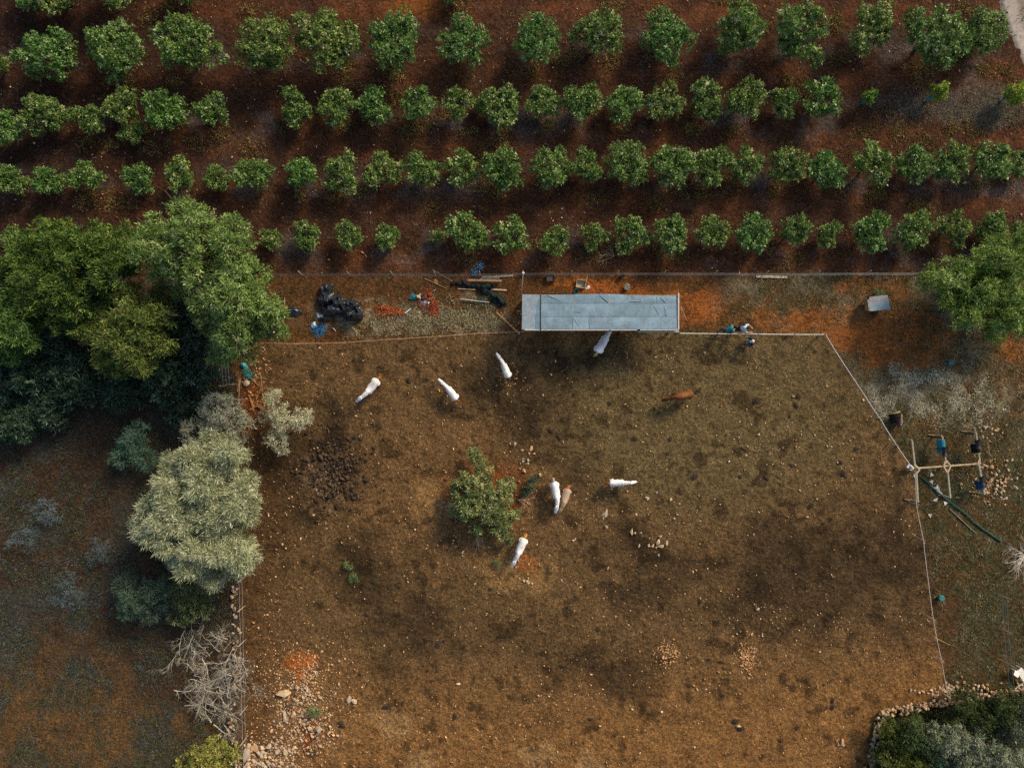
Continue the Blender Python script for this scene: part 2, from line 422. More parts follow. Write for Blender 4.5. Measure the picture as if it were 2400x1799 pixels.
# ------------------------------------------------------------------ foliage
def unit(v): return v/(np.linalg.norm(v, axis=-1, keepdims=True)+1e-9)
def leaf_quads(P, D, Nn, L, Wd, col):
    S = unit(np.cross(D, Nn)); n = len(P)
    U_ = unit(np.cross(S, D))
    L = L[:, None]; Wd = Wd[:, None]
    a = P; b = P + D*L*0.5 + S*Wd*0.5 + U_*L*0.06; c = P + D*L - U_*L*0.10; d = P + D*L*0.5 - S*Wd*0.5 + U_*L*0.06
    V = np.stack([a, b, c, d], 1).reshape(-1, 3)
    F = np.arange(n*4).reshape(n, 4)
    return V, F, np.repeat(col, 4, 0)
def sphere_dirs(r, n, zmin=-0.35):
    d = unit(r.normal(size=(n*3, 3))); d = d[d[:, 2] > zmin][:n]; return d
def clump_points(r, lobes, sub, subr, spacing, flat=1.0, inner=0.25, zmin=-0.3):
    """points and outward normals on a lumpy crown made of lobes (x,y,z,r)"""
    lobes = np.asarray(lobes, float); Ps = []; Ns = []
    for li, (x, y, z, R) in enumerate(lobes):
        c = np.array([x, y, z])
        sdirs = sphere_dirs(r, sub, zmin)
        for s in sdirs:
            rr = R*subr*r.uniform(0.65, 1.3); sc_ = c + s*np.array([1, 1, flat])*(R*r.uniform(0.86, 1.05) - rr*0.55)
            k = max(3, int(2*math.pi*rr*rr/spacing**2))
            d = sphere_dirs(r, k, -0.9); d = d[(d @ s) > -0.15]
            p = sc_ + d*rr*np.array([1, 1, flat])*r.uniform(0.85, 1.08, (len(d), 1))
            Ps.append(p); Ns.append(unit(d + 0.4*s))
        k = int(inner*4*math.pi*R*R/spacing**2)
        d = sphere_dirs(r, k, -0.6)
        Ps.append(c + d*R*r.uniform(0.35, 0.85, (len(d), 1))*np.array([1, 1, flat])); Ns.append(d)
    P = np.concatenate(Ps); Nn = np.concatenate(Ns)
    keep = np.ones(len(P), bool)
    for x, y, z, R in lobes:
        q = (P-np.array([x, y, z]))/np.array([1, 1, flat])
        keep &= np.linalg.norm(q, axis=1) > R*0.33
    keep &= P[:, 2] > 0.12
    return P[keep], Nn[keep]
LEAF = 1.35
def foliage(seed, lobes, sub=14, subr=0.42, spacing=0.3, nl=14, L=0.16, Wd=0.07, spread=0.9, up=0.5, cols=None, weights=None, flat=0.9, inner=0.22, var=0.25, zmin=-0.3, back=0.1):
    r = np.random.default_rng(seed)
    cols = [np.asarray(c)*LEAF for c in cols]
    P, Nn = clump_points(r, lobes, sub, subr, spacing, flat, inner, zmin)
    n = len(P)
    ci = r.choice(len(cols), n, p=weights)
    cc = np.array(cols)[ci]*r.uniform(1-var, 1+var, (n, 1))
    Pn = np.repeat(P, nl, 0); Nx = np.repeat(Nn, nl, 0); cx = np.repeat(cc, nl, 0)*r.uniform(0.85, 1.18, (n*nl, 1))
    axisd = unit(Nx + np.array([0, 0, up]))
    D = unit(axisd*(1.0-spread*0.5) + r.normal(size=Nx.shape)*spread*0.8)
    Pn = Pn + r.normal(size=Pn.shape)*L*0.35 - axisd*L*back
    up_n = unit(axisd + r.normal(size=Nx.shape)*0.45)
    return leaf_quads(Pn, D, up_n, L*r.uniform(0.65, 1.3, n*nl), Wd*r.uniform(0.7, 1.3, n*nl), cx)

def trunk_mb(r, base, top, rad, lobes, mb=None):
    mb = mb or MB()
    base = np.array(base, float); top = np.array(top, float)
    ts = np.linspace(0, 1, 6)
    bend = r.normal(size=3)*0.10*np.linalg.norm(top-base); bend[2] = 0
    path = [base + (top-base)*t + bend*math.sin(t*math.pi) - (np.array([0, 0, 0.08]) if t == 0 else 0) for t in ts]
    mb.tube(path, [rad*(1.35 if i == 0 else 1-0.5*t) for i, t in enumerate(ts)], 8)
    for x, y, z, R in lobes:
        e = np.array([x, y, z]); k = r.uniform(0.5, 0.9); s = base + (top-base)*k + bend*math.sin(k*math.pi)
        mid = (s+e)/2 + r.normal(size=3)*0.15; mid[2] = max(mid[2], 0.2)
        e2 = e + (e-s)*0.25
        mb.tube([s, (s+mid)/2, mid, e, e2], [rad*0.5, rad*0.42, rad*0.33, rad*0.2, rad*0.08], 6)
        for q in range(3):
            d = unit(r.normal(size=3)); d[2] = abs(d[2])*0.6
            mb.tube([e, e+d*R*0.5, e+d*R*0.85], [rad*0.16, rad*0.1, rad*0.04], 5)
    return mb

GREENS = [lin(92, 120, 56), lin(114, 138, 72), lin(70, 98, 42), lin(150, 162, 114)]
GW = [0.42, 0.24, 0.26, 0.08]

def orchard_variant(k, R):
    r = np.random.default_rng(100+k)
    lobes = [(0, 0, 0.30+R*0.66, R*0.62)]
    nlob = r.integers(6, 10)
    a0 = r.uniform(0, 6.28)
    for i in range(nlob):
        a = a0 + i*2*math.pi/nlob + r.normal()*0.4; q = R*r.uniform(0.42, 0.70)
        lobes.append((q*math.cos(a), q*math.sin(a), 0.35+R*r.uniform(0.45, 1.0), R*r.uniform(0.27, 0.46)))
    Vv, Ff, Cc = foliage(200+k, lobes, sub=8, subr=0.38, spacing=0.235, nl=13, L=0.155, Wd=0.075, spread=0.75, up=0.7, cols=GREENS, weights=GW, flat=0.92, inner=0.26, var=0.34)
    crown = np_mesh('orchard_crown', Vv, Ff, Cc)
    crown.materials.append(M['leaf'])
    tm = trunk_mb(r, (0, 0, 0), (0, 0, 0.25+R*0.45), 0.05+0.03*R, lobes[1:]).mesh('orchard_trunk', smooth=True); tm.materials.append(M['bark'])
    return crown, tm, R
VAR_S = [orchard_variant(k, 1.22) for k in range(10)]
VAR_L = [orchard_variant(20+k, 1.9) for k in range(8)]

ORD = ['first', 'second', 'third', 'fourth', 'fifth', 'sixth', 'seventh', 'eighth', 'ninth', 'tenth', 'eleventh', 'twelfth', 'thirteenth', 'fourteenth', 'fifteenth', 'sixteenth', 'seventeenth', 'eighteenth', 'nineteenth', 'twentieth', 'twenty-first', 'twenty-second', 'twenty-third', 'twenty-fourth', 'twenty-fifth', 'twenty-sixth', 'twenty-seventh', 'twenty-eighth']
ROWS = [
 ('the row cut by the top edge', [(62, -22, 48), (140, -14, 52), (258, -22, 56), (432, -36, 50), (1067, -36, 42)]),
 ('the topmost full row', [(-12, 152, 36), (117, 134, 67), (271, 114, 75), (439, 106, 76), (617, 108, 70), (765, 100, 73), (935, 98, 69), (1085, 98, 61), (1261, 88, 60), (1407, 85, 68), (1568, 86, 68), (1725, 70, 73), (1882, 72, 79), (2040, 68, 66), (2188, 80, 83), (2305, 75, 57)]),
 ('the second full row', [(20, 306, 45), (98, 272, 57), (203, 282, 43), (283, 250, 44), (306, 306, 32), (393, 262, 52), (494, 255, 43), (688, 253, 45), (787, 251, 49), (877, 250, 45), (980, 247, 43), (1072, 248, 41), (1130, 245, 26), (1176, 250, 48), (1272, 239, 42), (1363, 241, 49), (1460, 243, 47), (1558, 241, 43), (1659, 239, 47), (1748, 233, 47), (1841, 239, 39), (1930, 233, 49)]),
 ('the third full row', [(28, 423, 38), (117, 425, 34), (206, 418, 39), (324, 421, 36), (422, 413, 41), (510, 418, 31), (595, 404, 47), (707, 404, 43), (802, 410, 47), (903, 402, 51), (991, 399, 47), (1088, 396, 45), (1180, 401, 49), (1290, 391, 57), (1376, 385, 43), (1471, 388, 57), (1574, 388, 51), (1667, 391, 45), (1748, 391, 45), (1841, 391, 47), (1936, 393, 51), (2041, 383, 53), (2139, 388, 43), (2226, 385, 45), (2324, 377, 49), (2396, 380, 32)]),
 ('the row nearest the shed', [(24, 560, 31), (635, 557, 29), (717, 557, 40), (818, 554, 35), (909, 552, 35), (1026, 553, 19), (1099, 545, 50), (1202, 553, 47), (1300, 566, 41), (1394, 553, 33), (1480, 550, 43), (1573, 548, 43), (1672, 545, 41), (1768, 548, 47), (1864, 542, 39), (1942, 550, 34), (2042, 545, 53), (2139, 542, 47), (2234, 534, 43), (2325, 537, 41), (2394, 545, 28)]),
]
rr = random.Random(3)
for ri_, (rname, trees) in enumerate(ROWS):
    for i, (px, py, rp) in enumerate(trees):
        big = rp > 55
        crown, tm, R = rr.choice(VAR_L if big else VAR_S)
        r_m = rp/PPM*0.985
        zc = 0.35+r_m*0.75
        s = r_m*(H-zc)/H/R*1.04
        p = W(px, py, zc*0.95); g = gh(p[0], p[1])
        size = 'large' if rp > 60 else 'small' if rp < 36 else 'mid-sized'
        t = thing('orchard_tree', f'{size} round green orchard tree, {ORD[i]} from left in {rname}', 'tree', (p[0], p[1], g-0.03), 'orchard trees planted in rows', rr.uniform(0, 6.28))
        sz = s*rr.uniform(0.9, 1.1)
        t.scale = (s*rr.uniform(0.9, 1.12), s*rr.uniform(0.9, 1.12), sz)
        obj('trunk', tm, None, t); obj('crown', crown, None, t)

# three staked saplings at the right end of the second row
for px, py, rp, tx, ty, lab in ((2038, 225, 17, 2026, 238, 'yellow-green sapling with a small blue guard, nearest the second orchard row'), (2200, 214, 24, 2180, 231, 'yellow-green sapling beside a bright blue tree guard in weedy ground'), (2378, 220, 32, 2351, 233, 'yellow-green sapling with blue tree guard by the right edge near the road')):
    p = W(px, py, 1.0); g = gh(p[0], p[1]); R = rp/PPM*0.95; r = np.random.default_rng(int(px))
    lob = [(0, 0, 1.05, R*0.7), (R*0.4, R*0.35, 1.1, R*0.45), (-R*0.45, 0.1, 0.95, R*0.45), (0.05, -R*0.5, 0.85, R*0.42)]
    t = thing('sapling', lab, 'sapling', (p[0], p[1], g), 'staked saplings')
    Vv, Ff, Cc = foliage(int(px), lob, sub=9, subr=0.45, spacing=0.16, nl=10, L=0.13, Wd=0.055, cols=[lin(120, 146, 40), lin(90, 122, 36), lin(140, 158, 60)], var=0.2)
    obj('crown', np_mesh('crown', Vv, Ff, Cc), M['leaf'], t)
    q = W(tx, ty, 0.3); q = q - p; q[2] = 0
    mb = trunk_mb(r, q, (0, 0, 0.8), 0.025, lob[1:]); mb.V = [v + np.array([p[0], p[1], g]) for v in mb.V]
    mb.build('trunk', M['bark'], t)
    mb = MB(); mb.c = lin(60, 165, 175); b0 = p*0 + np.array([p[0]+q[0], p[1]+q[1], g])
    top = b0 + np.array([-q[0]*0.35, -q[1]*0.35, 0.62])
    mb.tube([b0-(0, 0, .03), b0*0.5+top*0.5, top], [0.085, 0.085, 0.085], 12, cap=False)
    mb.build('tree_guard', M['plastic'], t, smooth=True)

# ------------------------------------------------------------------ big trees and shrubs
def plant(name, label, cat, seed, lobes, cols, weights=None, leafmat='soft_leaf', trunk_r=0.16, group=None, stem='trunk', fol='crown', ragged=0, **kw):
    """lobes: photo px, py, height of the lobe, radius m"""
    wl = []
    for px, py, z, R in lobes:
        p = W(px, py, z); wl.append((p[0], p[1], z, R))
    if ragged:
        rg = np.random.default_rng(seed+77); ex = []
        for x_, y_, z_, R_ in wl:
            for q in range(ragged):
                d_ = unit(rg.normal(size=3)); d_[2] = d_[2]*.6
                k_ = R_*rg.uniform(.28, .55); ex.append((x_+d_[0]*R_*.95, y_+d_[1]*R_*.95, max(.5, z_+d_[2]*R_*.9), k_))
        wl = wl+ex
    wl = np.array(wl)
    wgt = wl[:, 3]**2
    bx, by = (wl[:, 0]*wgt).sum()/wgt.sum(), (wl[:, 1]*wgt).sum()/wgt.sum()
    g = gh(bx, by)
    t = thing(name, label, cat, (bx, by, g), group)
    loc = wl - np.array([bx, by, 0, 0])
    Vv, Ff, Cc = foliage(seed, loc, cols=cols, weights=weights, **kw)
    obj(fol, np_mesh(fol, Vv, Ff, Cc), M[leafmat], t)
    r = np.random.default_rng(seed+5)
    ztop = float(np.average(wl[:, 2], weights=wgt))*0.75
    mb = trunk_mb(r, (0, 0, 0), (r.normal()*0.2, r.normal()*0.2, max(0.25, ztop)), trunk_r, loc)
    me = mb.mesh(stem, smooth=True); obj(stem, me, M['bark'], t)
    return t

BR = [lin(116, 142, 78), lin(94, 120, 60), lin(78, 102, 50), lin(144, 162, 104)]
def lobed(circles, z0, dome, R_, gap, seed, core=0.62):
    """many small boughs spread over the outline given by circles (px, py, r px), domed, over a darker core"""
    rg = np.random.default_rng(seed); C_ = np.array(circles, float); pts = []
    for _ in range(6000):
        k = rg.integers(0, len(C_)); a = rg.uniform(0, 6.283); q = math.sqrt(rg.random())*C_[k, 2]
        x, y = C_[k, 0]+q*math.cos(a), C_[k, 1]+q*math.sin(a)
        if all((x-u)**2+(y-v)**2 > (gap*R_*PPM*rg.uniform(.8, 1.2))**2 for u, v, _, _ in pts):
            e = max(1-math.hypot(x-c[0], y-c[1])/c[2] for c in C_)
            pts.append((x, y, z0+dome*min(1, 1.6*e)**.7+rg.normal()*.3*R_, R_*rg.uniform(.7, 1.25)))
    for cx, cy, cr in circles: pts.append((cx, cy, z0+dome*.15, cr/PPM*core))
    return pts
BT = dict(sub=8, subr=0.44, spacing=0.27, nl=15, L=0.24, Wd=0.055, spread=0.85, up=0.6, inner=0.22, var=0.30, zmin=-0.05)
plant('broadleaf_tree', 'tallest light green feathery tree beside the rubbish yard', 'tree', 1001,
      lobed([(440, 545, 62), (385, 590, 60), (455, 620, 62), (535, 575, 48), (545, 650, 58), (525, 715, 58), (590, 720, 42), (550, 785, 42), (612, 745, 36)], 4.2, 2.4, .78, 1.25, 1),
      BR, [.4, .28, .17, .15], trunk_r=0.22, **BT)
DG = [lin(84, 108, 46), lin(66, 90, 38), lin(112, 132, 60), lin(50, 70, 32)]
plant('broadleaf_tree', 'deep green bushy tree left of the tallest tree, under the orchard', 'tree', 1002,
      lobed([(115, 590, 58), (165, 610, 55), (215, 585, 54), (272, 595, 48), (150, 680, 55), (62, 635, 50), (245, 655, 46), (90, 710, 42), (165, 735, 40)], 3.4, 1.9, .75, 1.25, 2),
      DG, [.36, .3, .18, .16], trunk_r=0.2, **BT)
plant('broadleaf_tree', 'rounded yellow-green tree at the centre of the left grove', 'tree', 1003,
      lobed([(300, 735, 58), (265, 775, 48), (335, 785, 52), (350, 735, 44), (280, 825, 40), (320, 835, 34)], 3.6, 1.8, .7, 1.25, 3),
      [lin(92, 112, 54), lin(72, 92, 42), lin(120, 134, 70)], [.4, .4, .2], trunk_r=0.18, **BT)
plant('broadleaf_tree', 'light green tree cut by the left picture edge', 'tree', 1004,
      lobed([(12, 735, 50), (25, 785, 45), (-30, 760, 55), (8, 690, 36)], 3.2, 1.2, .7, 1.25, 4),
      [lin(96, 124, 62), lin(78, 104, 48)], None, trunk_r=0.16, **BT)
plant('broadleaf_tree', 'feathery green tree with dark hollow at the right edge above the saddle rack', 'tree', 1005,
      lobed([(2205, 655, 32), (2250, 645, 38), (2295, 630, 42), (2340, 615, 46), (2390, 610, 46), (2350, 670, 44), (2300, 700, 34), (2330, 745, 38), (2275, 735, 30), (2380, 720, 46), (2235, 695, 32)], 1.8, 1.6, .62, 1.3, 5),
      [lin(110, 138, 66), lin(90, 118, 52), lin(138, 160, 96)], [.42, .35, .23], trunk_r=0.16, **BT)
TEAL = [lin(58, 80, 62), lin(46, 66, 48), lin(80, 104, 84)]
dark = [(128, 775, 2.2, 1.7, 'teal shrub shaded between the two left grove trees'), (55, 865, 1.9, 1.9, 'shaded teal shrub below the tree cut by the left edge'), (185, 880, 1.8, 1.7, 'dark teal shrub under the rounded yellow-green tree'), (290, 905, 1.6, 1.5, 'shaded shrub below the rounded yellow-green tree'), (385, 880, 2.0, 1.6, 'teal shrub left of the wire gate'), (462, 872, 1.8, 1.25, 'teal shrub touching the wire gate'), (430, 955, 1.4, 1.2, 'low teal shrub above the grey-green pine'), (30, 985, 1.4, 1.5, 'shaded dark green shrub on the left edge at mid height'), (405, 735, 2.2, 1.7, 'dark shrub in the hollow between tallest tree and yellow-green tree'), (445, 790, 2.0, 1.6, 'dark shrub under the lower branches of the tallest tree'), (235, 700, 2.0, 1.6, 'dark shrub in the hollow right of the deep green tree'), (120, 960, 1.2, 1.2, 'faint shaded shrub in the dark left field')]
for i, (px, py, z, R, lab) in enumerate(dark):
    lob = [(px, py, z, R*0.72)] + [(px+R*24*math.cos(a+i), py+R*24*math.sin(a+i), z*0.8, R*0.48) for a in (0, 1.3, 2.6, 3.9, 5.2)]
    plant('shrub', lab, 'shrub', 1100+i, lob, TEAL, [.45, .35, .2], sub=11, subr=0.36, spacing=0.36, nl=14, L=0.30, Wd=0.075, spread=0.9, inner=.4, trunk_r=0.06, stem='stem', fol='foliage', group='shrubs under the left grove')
plant('shrub', 'round teal-grey shrub standing alone left of the grey-green pine', 'shrub', 1120, [(310, 1040, 1.4, .8), (290, 1075, 1.2, .7), (340, 1075, 1.2, .7), (325, 1010, 1.2, .6)], [lin(84, 112, 92), lin(66, 96, 80)], None, sub=12, spacing=0.26, nl=14, L=0.22, Wd=0.03, trunk_r=0.05, stem='stem', fol='foliage')
GREY = [lin(166, 172, 140), lin(138, 146, 112), lin(190, 192, 164), lin(114, 124, 92)]
plant('pine_tree', 'big grey-green pine with lobed tufted crown left of the paddock', 'tree', 1201,
      lobed([(520, 1070, 44), (455, 1095, 42), (485, 1135, 48), (405, 1175, 50), (425, 1240, 62), (370, 1230, 42), (500, 1215, 55), (560, 1185, 40), (565, 1140, 28), (500, 1305, 48), (555, 1305, 36), (455, 1300, 42)], 2.8, 1.9, .62, 1.35, 6),
      GREY, [.38, .28, .18, .16], sub=8, subr=0.46, spacing=0.17, nl=16, L=0.28, Wd=0.032, spread=0.5, up=0.35, trunk_r=0.2, inner=0.25, zmin=0.0, back=0.2, var=0.22)
plant('pine_tree', 'smaller dusty grey tree just above the big grey-green pine', 'tree', 1202,
      [(510, 960, 3.2, 0.95), (560, 1000, 2.8, 0.9), (455, 1012, 2.8, 0.8), (545, 945, 3.0, .65), (500, 1010, 3, .7)],
      [lin(150, 156, 138), lin(124, 134, 112), lin(134, 128, 116)], None, sub=16, subr=0.36, spacing=0.20, nl=13, L=0.18, Wd=0.03, spread=0.8, trunk_r=0.1, inner=0.08)
plant('shrub', 'three-lobed silvery grey shrub inside the paddock corner', 'shrub', 1203,
      [(648, 945, 1.5, .7), (662, 985, 1.6, .65), (705, 985, 1.4, .68), (722, 975, 1.2, .45), (645, 1030, 1.2, .62), (662, 1050, .9, .4), (622, 975, .9, .42), (640, 925, 1.4, .4)],
      [lin(172, 172, 142), lin(146, 150, 120), lin(186, 186, 164)], None, sub=13, subr=0.36, spacing=0.17, nl=14, L=0.16, Wd=0.028, spread=0.8, trunk_r=0.07, stem='stem', fol='foliage', inner=0.08)
plant('shrub', 'teal-green shrub just below the grey-green pine', 'shrub', 1210, [(325, 1395, 1.5, 1.1), (375, 1385, 1.5, 1.0), (300, 1420, 1.2, .8), (355, 1430, 1.2, .8), (300, 1370, 1.2, .7)], [lin(86, 108, 86), lin(70, 90, 72)], None, sub=14, spacing=0.24, nl=13, L=0.2, Wd=0.035, trunk_r=0.06, stem='stem', fol='foliage')
plant('shrub', 'olive green shrub beside the stone wall, above the dead branches', 'shrub', 1211, [(430, 1390, 1.6, 1.0), (460, 1420, 1.4, .9), (425, 1440, 1.2, .7), (480, 1390, 1.2, .8)], [lin(92, 104, 66), lin(74, 86, 50), lin(116, 122, 84)], None, sub=13, spacing=0.24, nl=13, L=0.17, Wd=0.05, trunk_r=0.06, stem='stem', fol='foliage')
plant('shrub', 'bright olive shrub at the bottom edge by the stone wall', 'shrub', 1212, [(480, 1765, 1.4, 1.0), (520, 1770, 1.3, .9), (450, 1790, 1.3, .9), (505, 1745, 1.1, .6), (500, 1810, 1.4, 1.0)], [lin(128, 132, 66), lin(102, 110, 50), lin(150, 150, 84)], None, sub=13, spacing=0.22, nl=13, L=0.14, Wd=0.06, trunk_r=0.06, stem='stem', fol='foliage')
for i, (px, py, R, lab) in enumerate(((105, 1200, 1.0, 'blue-grey wiry bush in the dark left field, nearest the pine shadow'), (150, 1385, 1.2, 'blue-grey wiry bush left of the teal-green shrub'), (60, 1260, 1.0, 'blue-grey wiry bush by the left edge in the field'), (235, 1290, .8, 'thin blue-grey bush between field and grey-green pine'))):
    plant('wiry_bush', lab, 'bush', 1230+i, [(px, py, .5, R*.6), (px+22*R, py+12, .4, R*.5), (px-20*R, py+16, .4, R*.5), (px+4, py-24*R, .4, R*.45)], [lin(104, 122, 130), lin(84, 98, 106), lin(74, 88, 76)], None, sub=9, spacing=0.30, nl=12, L=0.30, Wd=0.016, spread=1.1, trunk_r=0.03, stem='stem', fol='foliage', inner=0.05)
# bush in the middle of the paddock
plant('shrub', 'dark green rosette-leaved bush in the middle of the paddock', 'shrub', 1300,
      [(1112, 1062, .9, .33), (1122, 1085, 1.1, .42), (1135, 1110, 1.2, .5), (1082, 1125, 1.2, .48), (1068, 1145, 1.0, .35), (1120, 1145, 1.5, .7), (1160, 1150, 1.5, .7), (1185, 1170, 1.3, .6), (1110, 1190, 1.5, .8), (1150, 1195, 1.5, .75), (1082, 1175, 1.2, .6), (1072, 1205, .9, .45), (1175, 1215, 1.1, .6), (1165, 1245, .9, .5), (1185, 1260, .7, .4), (1200, 1205, .9, .4), (1190, 1130, 1.0, .4), (1120, 1230, 1.0, .5)],
      [lin(124, 138, 84), lin(100, 118, 72), lin(156, 164, 116), lin(80, 98, 60)], [.36, .3, .16, .18], sub=11, subr=0.42, spacing=0.23, nl=19, L=0.19, Wd=0.05, spread=0.9, up=0.9, trunk_r=0.09, stem='stem', fol='foliage', inner=0.08)
plant('shrub', 'small offshoot of dark leaves right of the paddock bush', 'shrub', 1301, [(1247, 1120, .6, .3), (1243, 1138, .6, .28), (1232, 1152, .4, .25)], [lin(72, 104, 82), lin(60, 90, 70)], None, sub=8, subr=0.45, spacing=0.17, nl=13, L=0.14, Wd=0.04, trunk_r=0.03, stem='stem', fol='foliage')
for i, (px, py, R, lab) in enumerate(((738, 1665, .42, 'small green bush growing on the rubble heap'), (829, 1353, .28, 'lower of two small grey-green weeds left of paddock centre'), (816, 1325, .22, 'upper of two small grey-green weeds left of paddock centre'), (1163, 1317, .26, 'small pale weed left of the lowest white horse'), (2060, 690, .3, 'small green weed at the corner of the felt-roofed hutch'))):
    plant('weed', lab, 'plant', 1320+i, [(px, py, .22, R*.8), (px+R*16, py+3, .2, R*.6), (px-R*14, py-4, .2, R*.6)], [lin(96, 122, 76), lin(120, 138, 92), lin(84, 106, 66)], None, sub=7, spacing=0.12, nl=10, L=0.14, Wd=0.022, trunk_r=0.015, stem='stem', fol='foliage', inner=0.0)
# thicket at the lower right corner
LR = [
 ('yellow-olive shrub behind the corner of the stone wall', lobed([(2110, 1745, 36), (2090, 1780, 34), (2140, 1790, 34), (2085, 1715, 24)], .7, .8, .45, 1.3, 9), [lin(98, 104, 48), lin(78, 86, 40)]),
 ('green leafy shrub in the thicket below the stone wall', [(2140, 1715, 1.5, .9), (2180, 1735, 1.6, .9), (2130, 1690, 1.2, .7)], [lin(84, 98, 58), lin(66, 80, 48)]),
 ('dark green dense shrub near the right end of the stone wall', lobed([(2265, 1668, 42), (2310, 1690, 40), (2240, 1695, 34), (2350, 1662, 38)], .8, .9, .5, 1.3, 7), [lin(62, 78, 40), lin(50, 64, 36), lin(82, 92, 52)]),
 ('large grey-green shrub in the bottom right corner', lobed([(2230, 1735, 40), (2280, 1750, 46), (2330, 1770, 44), (2270, 1800, 44), (2200, 1720, 30), (2370, 1790, 40)], 1.0, 1.1, .5, 1.3, 8), [lin(128, 138, 114), lin(104, 116, 92), lin(148, 152, 132)]),
 ('shrub reaching the right edge below the white chair', [(2385, 1690, 1.5, 1.2), (2400, 1650, 1.3, 1.0), (2370, 1720, 1.3, .9)], [lin(84, 98, 76), lin(104, 114, 90)]),
 ('teal-green shrub at the bottom edge in shade of the thicket', [(2185, 1790, 1.0, .8), (2210, 1800, .9, .7)], [lin(76, 108, 92), lin(60, 90, 76)])]
for i, (lab, lob, cols) in enumerate(LR):
    plant('shrub', lab, 'shrub', 1400+i, lob, cols, None, sub=13, subr=0.38, spacing=0.24, nl=13, L=0.17, Wd=0.045, spread=0.95, trunk_r=0.06, stem='stem', fol='foliage', inner=0.15, group='thicket at the lower right')

# ------------------------------------------------------------------ bare branches
def branch_mb(r, start, d, L, rad, depth=3, mb=None, lift=0.25, zmin=0.02):
    mb = mb or MB(); n = 6; P = [np.array(start, float)]; dd = unit(np.array(d, float)); R = [rad]
    for i in range(n):
        dd = unit(dd + r.normal(size=3)*np.array([.22, .22, .12])*lift*1.6)
        q = P[-1] + dd*L/n; q[2] = max(q[2], zmin+gh(q[0], q[1])); P.append(q); R.append(rad*(1-0.75*(i+1)/n))
    mb.tube(P, R, 5, cap=False)
    if depth > 0:
        for k in range(r.integers(3, 6)):
            i = r.integers(1, n); side = unit(np.cross(dd, [0, 0, 1]))*r.choice([-1, 1])
            d2 = unit((P[i]-P[i-1])/ (L/n) + side*r.uniform(.4, 1.1) + np.array([0, 0, r.uniform(-.1, .5)]))
            branch_mb(r, P[i], d2, L*r.uniform(.35, .62), R[i]*.62, depth-1, mb, lift, zmin)
    return mb
r = np.random.default_rng(55)
spots = [(475, 1470, 'topmost'), (530, 1500, 'second'), (500, 1540, 'third'), (545, 1560, 'fourth'), (470, 1580, 'fifth'), (520, 1600, 'sixth'), (545, 1630, 'seventh'), (490, 1640, 'eighth'), (535, 1665, 'ninth'), (510, 1690, 'lowest'), (450, 1530, 'leftmost upper'), (440, 1620, 'leftmost lower'), (555, 1525, 'rightmost upper'), (550, 1590, 'rightmost lower')]
for i, (px, py, wd) in enumerate(spots):
    p = G(px, py); a = r.uniform(0, 6.28)
    mb = MB()
    for kk in range(7): branch_mb(r, p + (r.normal()*.35, r.normal()*.35, r.uniform(.1, .8)), (math.cos(a+r.normal()*.8), math.sin(a+r.normal()*.8), .05), r.uniform(.8, 1.9), r.uniform(.014, .034), 3, mb, .55)
    mb.C = [c*np.array([1.0, .99, .93])*r.uniform(.7, 1.5) for c in mb.C]
    o = mb.build('dead_branch', M['dead'], None, p); put(o, f'{wd} bare grey branch in the brushwood heap against the left stone wall', 'branch', 'brushwood heap by the left wall')
for px, py, lab, L, n in ((2400, 1300, 'pale leafless bush at the right edge below the saddle rack', 2.0, 18), (2375, 1715, 'bare grey leafless tree in the lower right thicket', 2.4, 6)):
    mb = MB(); p = G(px, py)
    for k in range(n):
        a = r.uniform(0, 6.28)
        branch_mb(r, p + (0, 0, .05), (math.cos(a), math.sin(a), .35 if n > 10 else 1.0), L*r.uniform(.6, 1.0), 0.02 if n > 10 else .05, 2 if n > 10 else 3, mb, .35)
    mb.C = [c*1.5 for c in mb.C]
    put(mb.build('bare_bush', M['dead'], None, p), lab, 'bush')
for px, py, a, lab in ((1118, 1245, -2.0, 'pale dead branch at the lower edge of the paddock bush'), (1072, 1180, 3.6, 'dead twigs on the left side of the paddock bush'), (1215, 1170, -.3, 'dead twigs on the right side of the paddock bush'), (1440, 600, 2.6, 'bundle of cut branches behind the shed beyond the wire fence')):
    p = G(px, py); mb = MB()
    for k in range(4): branch_mb(r, p + (0, 0, .15), (math.cos(a+r.normal()*.5), math.sin(a+r.normal()*.5), 0), 1.1, .02, 2, mb, .4)
    mb.C = [c*np.array([1.5, 1.2, .9]) for c in mb.C]
    put(mb.build('dead_branch', M['dead'], None, p), lab, 'branch')
for px, py, a, lab in ((585, 960, .3, 'upper of the brown dead branches by the paddock corner'), (600, 935, 1.3, 'rightmost of the brown dead branches by the paddock corner'), (570, 985, -.6, 'lower left of the brown dead branches by the paddock corner'), (590, 1000, 2.0, 'lowest of the brown dead branches by the paddock corner')):
    p = G(px, py); mb = branch_mb(r, p+(0, 0, .08), (math.cos(a), math.sin(a), 0), 1.3, .04, 2, None, .5)
    mb.C = [c*np.array([1.2, .75, .4]) for c in mb.C]
    put(mb.build('dead_branch', M['dead'], None, p), lab, 'branch', 'brown branches by the paddock corner')
